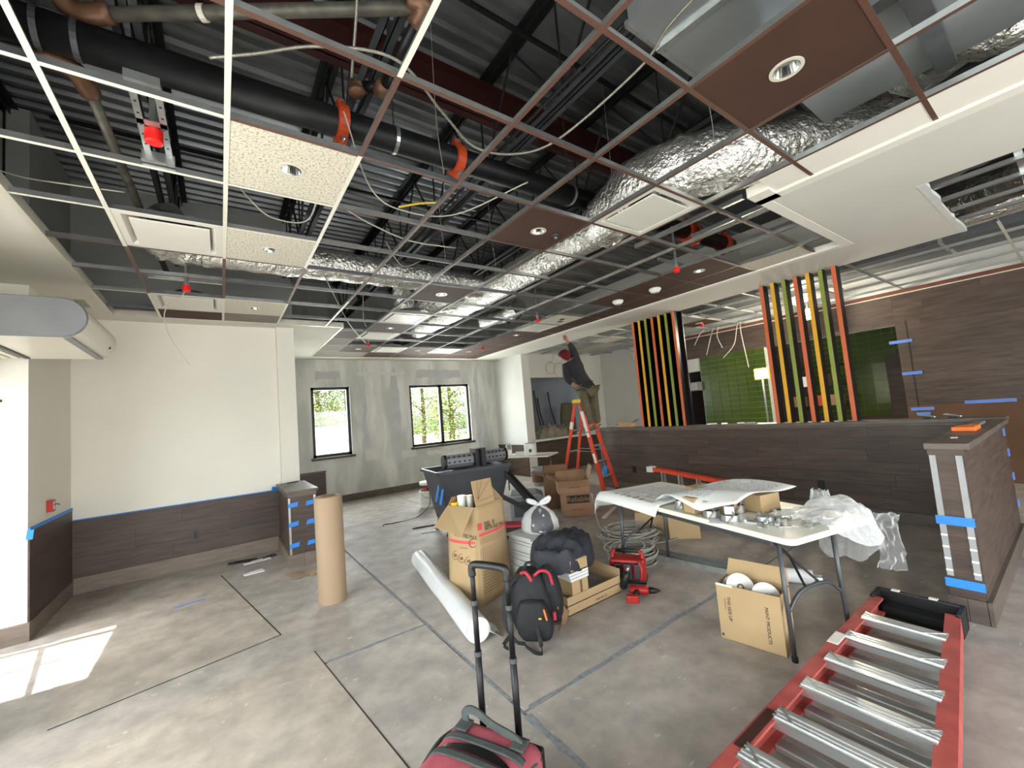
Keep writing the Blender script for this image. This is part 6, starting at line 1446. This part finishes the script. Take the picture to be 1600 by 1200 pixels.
# bucket left of the cart
def bucket(x, y, r, h, label, m_='bucket_grey', lab=None, fill=None):
    o = thing('bucket', label, 'bucket', (x, y, 0))
    MB().lathe([(r*.86, 0), (r*.9, .01), (r, h*.86), (r*1.05, h*.87), (r*1.05, h*.93), (r*1.0, h*.94), (r*1.03, h), (r*.94, h), (r*.9, h*.3)], 26, (x, y, 0)).build('shell', m_, o, smooth=False)
    if lab: MB().lathe([(r*.945+.002, h*.2), (r*.985+.002, h*.68)], 26, (x, y, 0)).build('label', lab, o)
    if fill: MB().lathe([(r*.93, h*.95), (r*.5, h*1.1), (.01, h*1.15)], 18, (x, y, 0)).build('contents', fill, o, smooth=True)
    MB().tube(curve_pts([(x-r, y, h*.9), (x-r*.7, y-r*.9, h*.65), (x+r*.5, y-r*1.05, h*.6), (x+r, y, h*.9)], 6), .004, 5).build('bail', 'grey_steel', o)
    return o
bk = bucket(3.08, 7.25, .15, .30, 'white paint bucket with tools inside left of the black cart', 'white_plastic', 'label_white', 'black_plastic')
MB().lathe([(.01, .40), (.15, .40), (.155, .42), (.15, .45), (.01, .45)], 24, (3.1, 7.27, 0)).build('lid', 'white_plastic', bk, smooth=False); MB().tube([(3.1, 7.27, .3), (3.1, 7.27, .41)], .012, 8).build('stem', 'grey_steel', bk); MB().obox((3.05, 7.2, .33), (.12, .08, .05), (0, 0, .5)).build('tool', 'orange_iron', bk)
cable('power_cord', 'thin black cord trailing from the paint bucket over the floor', [(3.05, 7.1, .28), (2.95, 6.9, .1), (2.6, 6.6, .006), (2.2, 6.55, .006), (2.05, 6.6, .006), (2.0, 6.5, .006)], .006, 'black_plastic')
for k, (x, y, L, m_, l_) in enumerate([(2.45, 5.9, .4, 'black_plastic', 'thin black offcut on the floor left of the tall box'), (2.35, 5.6, .2, 'label_white', 'thin white offcut on the floor left of the tall box')]):
    tag(MB().obox((x, y, .008), (L, .03, .012), (0, 0, -.3)).obox((x, y+.005, .016), (L*.8, .008, .006), (0, 0, -.3)).build('floor_offcut', m_), l_, 'offcut')

# far folding table with cans
FM = frame((4.30, 7.02, 0), (.486, -.874, 0), (.874, .486, 0))
f2_ = thing('folding_table', 'small white folding table with paint cans in front of the return wall', 'table', FM @ Vector((.62, .3, 0)))
MB(FM).box((0, 0, .715), (1.26, .6, .745)).build('tabletop', 'table_white', f2_, bevel=.012)
for x in (.15, 1.12):
    for y in (.08, .52): MB(FM).tube([(x, y, .72), (x, y, 0)], .013, 8).build('leg', 'leg_grey', f2_, smooth=True)
    MB(FM).tube([(x, .08, .3), (x, .52, .3)], .01, 6).build('brace', 'leg_grey', f2_)
def pcan(x, y, r, h, label, m_='white_plastic'):
    c = FM @ Vector((x, y, .746)); o = thing('paint_can', label, 'can', c)
    MB().lathe([(r*1.02, .746), (r*1.02, .755), (r, .757), (r, .746+h-.01), (r*1.03, .746+h-.008), (r*1.03, .746+h)], 26, (c.x, c.y, 0)).build('can', m_, o)
    MB().lathe([(r*.9, .746+h), (r*.9, .746+h+.006)], 24, (c.x, c.y, 0)).build('lid', 'bucket_grey', o)
    MB().obox((c.x-.6*r, c.y-.82*r, .746+h*.4), (.05, .004, .06), (0, 0, -.63)).build('label', 'dark_grey_plastic', o)
pcan(.82, .22, .115, .22, 'large white paint can on the small far table'); 
c = FM @ Vector((.36, .22, .746)); o = thing('glass_jar', 'white and clear jar on the small far table', 'jar', c); MB().lathe([(.055, .746), (.06, .75), (.06, .86)], 20, (c.x, c.y, 0)).build('white_fill', 'white_plastic', o); MB().lathe([(.06, .86), (.06, .93), (.045, .96), (.048, .98)], 20, (c.x, c.y, 0)).build('glass_top', 'film', o, smooth=True)
tag(MB(FM).box((.50, .2, .746), (.70, .3, .80)).box((.51, .21, .80), (.69, .29, .81)).build('white_block', 'foam'), 'low white block lying between the jar and the paint can', 'block')
o = thing('rag_pile', 'red and brown rags beside the jar on the small far table', 'rag', FM @ Vector((.2, .25, .746)))
mo = mound('rags', 0, 0, 0, .09, .07, .12, 'red_box', 'x', 'x', 5); 
for key in ('label', 'category'): del mo[key]
mo.parent = o
bucket(5.55, 7.05, .15, .38, 'grey bucket with a printed label under the small far table', 'bucket_grey', 'ink_brown')
o = thing('tool_crate', 'dark machine standing under the right end of the small far table', 'machine', (5.75, 6.75, 0)); MB().obox((5.72, 6.72, .22), (.3, .3, .36), (0, 0, .5)).build('case', 'black_plastic', o, bevel=.03); MB().lathe([(.03, -.02), (.09, -.015), (.09, .015), (.03, .02)], 18, (5.60, 6.60, .28), Euler((R(90), 0, R(-40))).to_matrix().to_4x4()).build('wheel', 'dark_grey_plastic', o)
mound('drop_cloth', 7.1, 8.3, .876, .55, .22, .30, 'cloth', 'heap of crumpled tan drop cloths on the niche ledge', 'cloth', 8, amp=.5)
o = thing('canvas_bag', 'upright olive canvas sack on the ledge behind the step ladder', 'sack', (7.75, 8.35, .876))
MB().sheet(20, 12, lambda u, v: (7.75+.24*math.cos(2*math.pi*u)*(1-.35*v**3)+.02*math.sin(9*u), 8.35+.16*math.sin(2*math.pi*u)*(1-.3*v**3), .876+.85*v)).build('sack', 'trousers', o, smooth=True); MB().lathe([(.14, 1.70), (.16, 1.73), (.1, 1.75)], 16, (7.75, 8.35, 0)).build('rolled_top', 'trousers', o, smooth=True)
for k, (x, z0, z1) in enumerate([(7.05, 1.2, 2.15), (7.15, 1.15, 1.95), (7.55, 1.2, 2.1)]):
    tag(MB().tube(curve_pts([(x, 8.85, z1), (x+.02, 8.8, (z0+z1)/2), (x+.04*(k+1)/2, 8.7, z0)], 6), .022, 8).build('niche_hose', 'black_plastic', smooth=True), 'black hose hanging in the grey niche, %s from the left' % ords[k], 'hose')

# ---------------------------------------------------------------- outside: ground, fence, trees
struct(MB().box((-30, 9.75, -.4), (45, 60, -.15)).build('ground', 'gravel'))
struct(MB().box((-14, -12, -.2), (-1.75, 9.7, -.02)).build('ground_left', 'asphalt'))
fe = thing('white_fence', 'tall white board fence outside the left far window', 'fence', (1.5, 16.5, -.15))
for k in range(34): MB().box((-3.5+.22*k, 16.5, -.15), (-3.5+.22*k+.205, 16.53, 1.62+.0*k)).build('board', 'fence_white', fe)
for z in (.2, 1.4): MB().box((-3.5, 16.53, z), (4.0, 16.58, z+.09)).build('rail', 'fence_white', fe)
MB().box((-3.5, 16.47, 1.62), (4.0, 16.56, 1.67)).build('cap', 'fence_white', fe)
o = MB().sheet(24, 16, lambda u, v: (4.5+9*u, 11.5+5*v, -.16+(4.6*u**1.3*math.sin(math.pi*min(1, v+.15))**.8)+.05*mnoise.noise(Vector((u*9, v*9, 1))))).build('gravel_mound', 'gravel', smooth=True)
tag(o, 'pale gravel slope outside the right far window', 'slope')
def tree(x, y, h, rx, m_, label, seed, n=4200):
    r_ = random.Random(seed); o = thing('tree', label, 'tree', (x, y, -.15))
    MB().tube(curve_pts([(x, y, -.15), (x+.1, y, h*.35), (x-.05, y+.1, h*.8)], 5), [.18-.012*k for k in range(11)], 8).build('trunk', 'bark', o, smooth=True)
    for k in range(9):
        a = r_.uniform(0, 6.28); z = h*r_.uniform(.25, .8); MB().tube([(x, y, z), (x+rx*.8*math.cos(a), y+rx*.8*math.sin(a), z+r_.uniform(.1, .8))], [.05, .015], 6).build('branch', 'bark', o)
    for c in range(2):
        vs = []; fs = []
        for k in range(n):
            a = r_.uniform(0, 6.28); t = r_.random(); z = h*(.08+.92*t); rr = rx*(1-.75*t**1.6)*math.sqrt(r_.random())*(1+.3*math.sin(5*a+z*2))
            p = Vector((x+rr*math.cos(a), y+rr*math.sin(a), z)); s_ = r_.uniform(.04, .085)
            d1 = Vector((r_.gauss(0, 1), r_.gauss(0, 1), r_.gauss(0, 1))).normalized(); d2_ = d1.orthogonal().normalized()
            i = len(vs); vs += [p-d1*s_, p+d2_*s_*.5, p+d1*s_, p-d2_*s_*.5]; fs.append((i, i+1, i+2, i+3))
        q = MB().add(vs, fs).build('foliage', m_ if c == 0 else ('leaf_yellow' if m_ == 'leaf' else 'leaf'), o); q['kind'] = 'stuff'
for k, (x, y, h, rx, m_, l_) in enumerate([(.2, 19.5, 5.5, 1.25, 'leaf', 'green tree behind the white fence, left in the left far window'), (3.4, 19.5, 6, 1.25, 'leaf_yellow', 'yellow green tree behind the white fence, right in the left far window'), (6.6, 19.5, 5.8, 1.25, 'leaf', 'leafy tree outside the right far window, left pane'),
        (9.8, 19.5, 6.2, 1.25, 'leaf', 'leafy tree outside the right far window, middle'), (13, 19.5, 6.5, 1.25, 'leaf_yellow', 'yellow green tree outside the right far window, right pane'), (5.9, 25, 7.5, 1.75, 'leaf', 'taller tree far behind between the two far windows'), (10.6, 25, 8, 1.75, 'leaf', 'tall dark tree far beyond the right far window'), (1.3, 25, 8, 1.75, 'leaf', 'tall dark tree far beyond the left far window')]):
    tree(x, y, h, rx, m_, l_, 20+k)
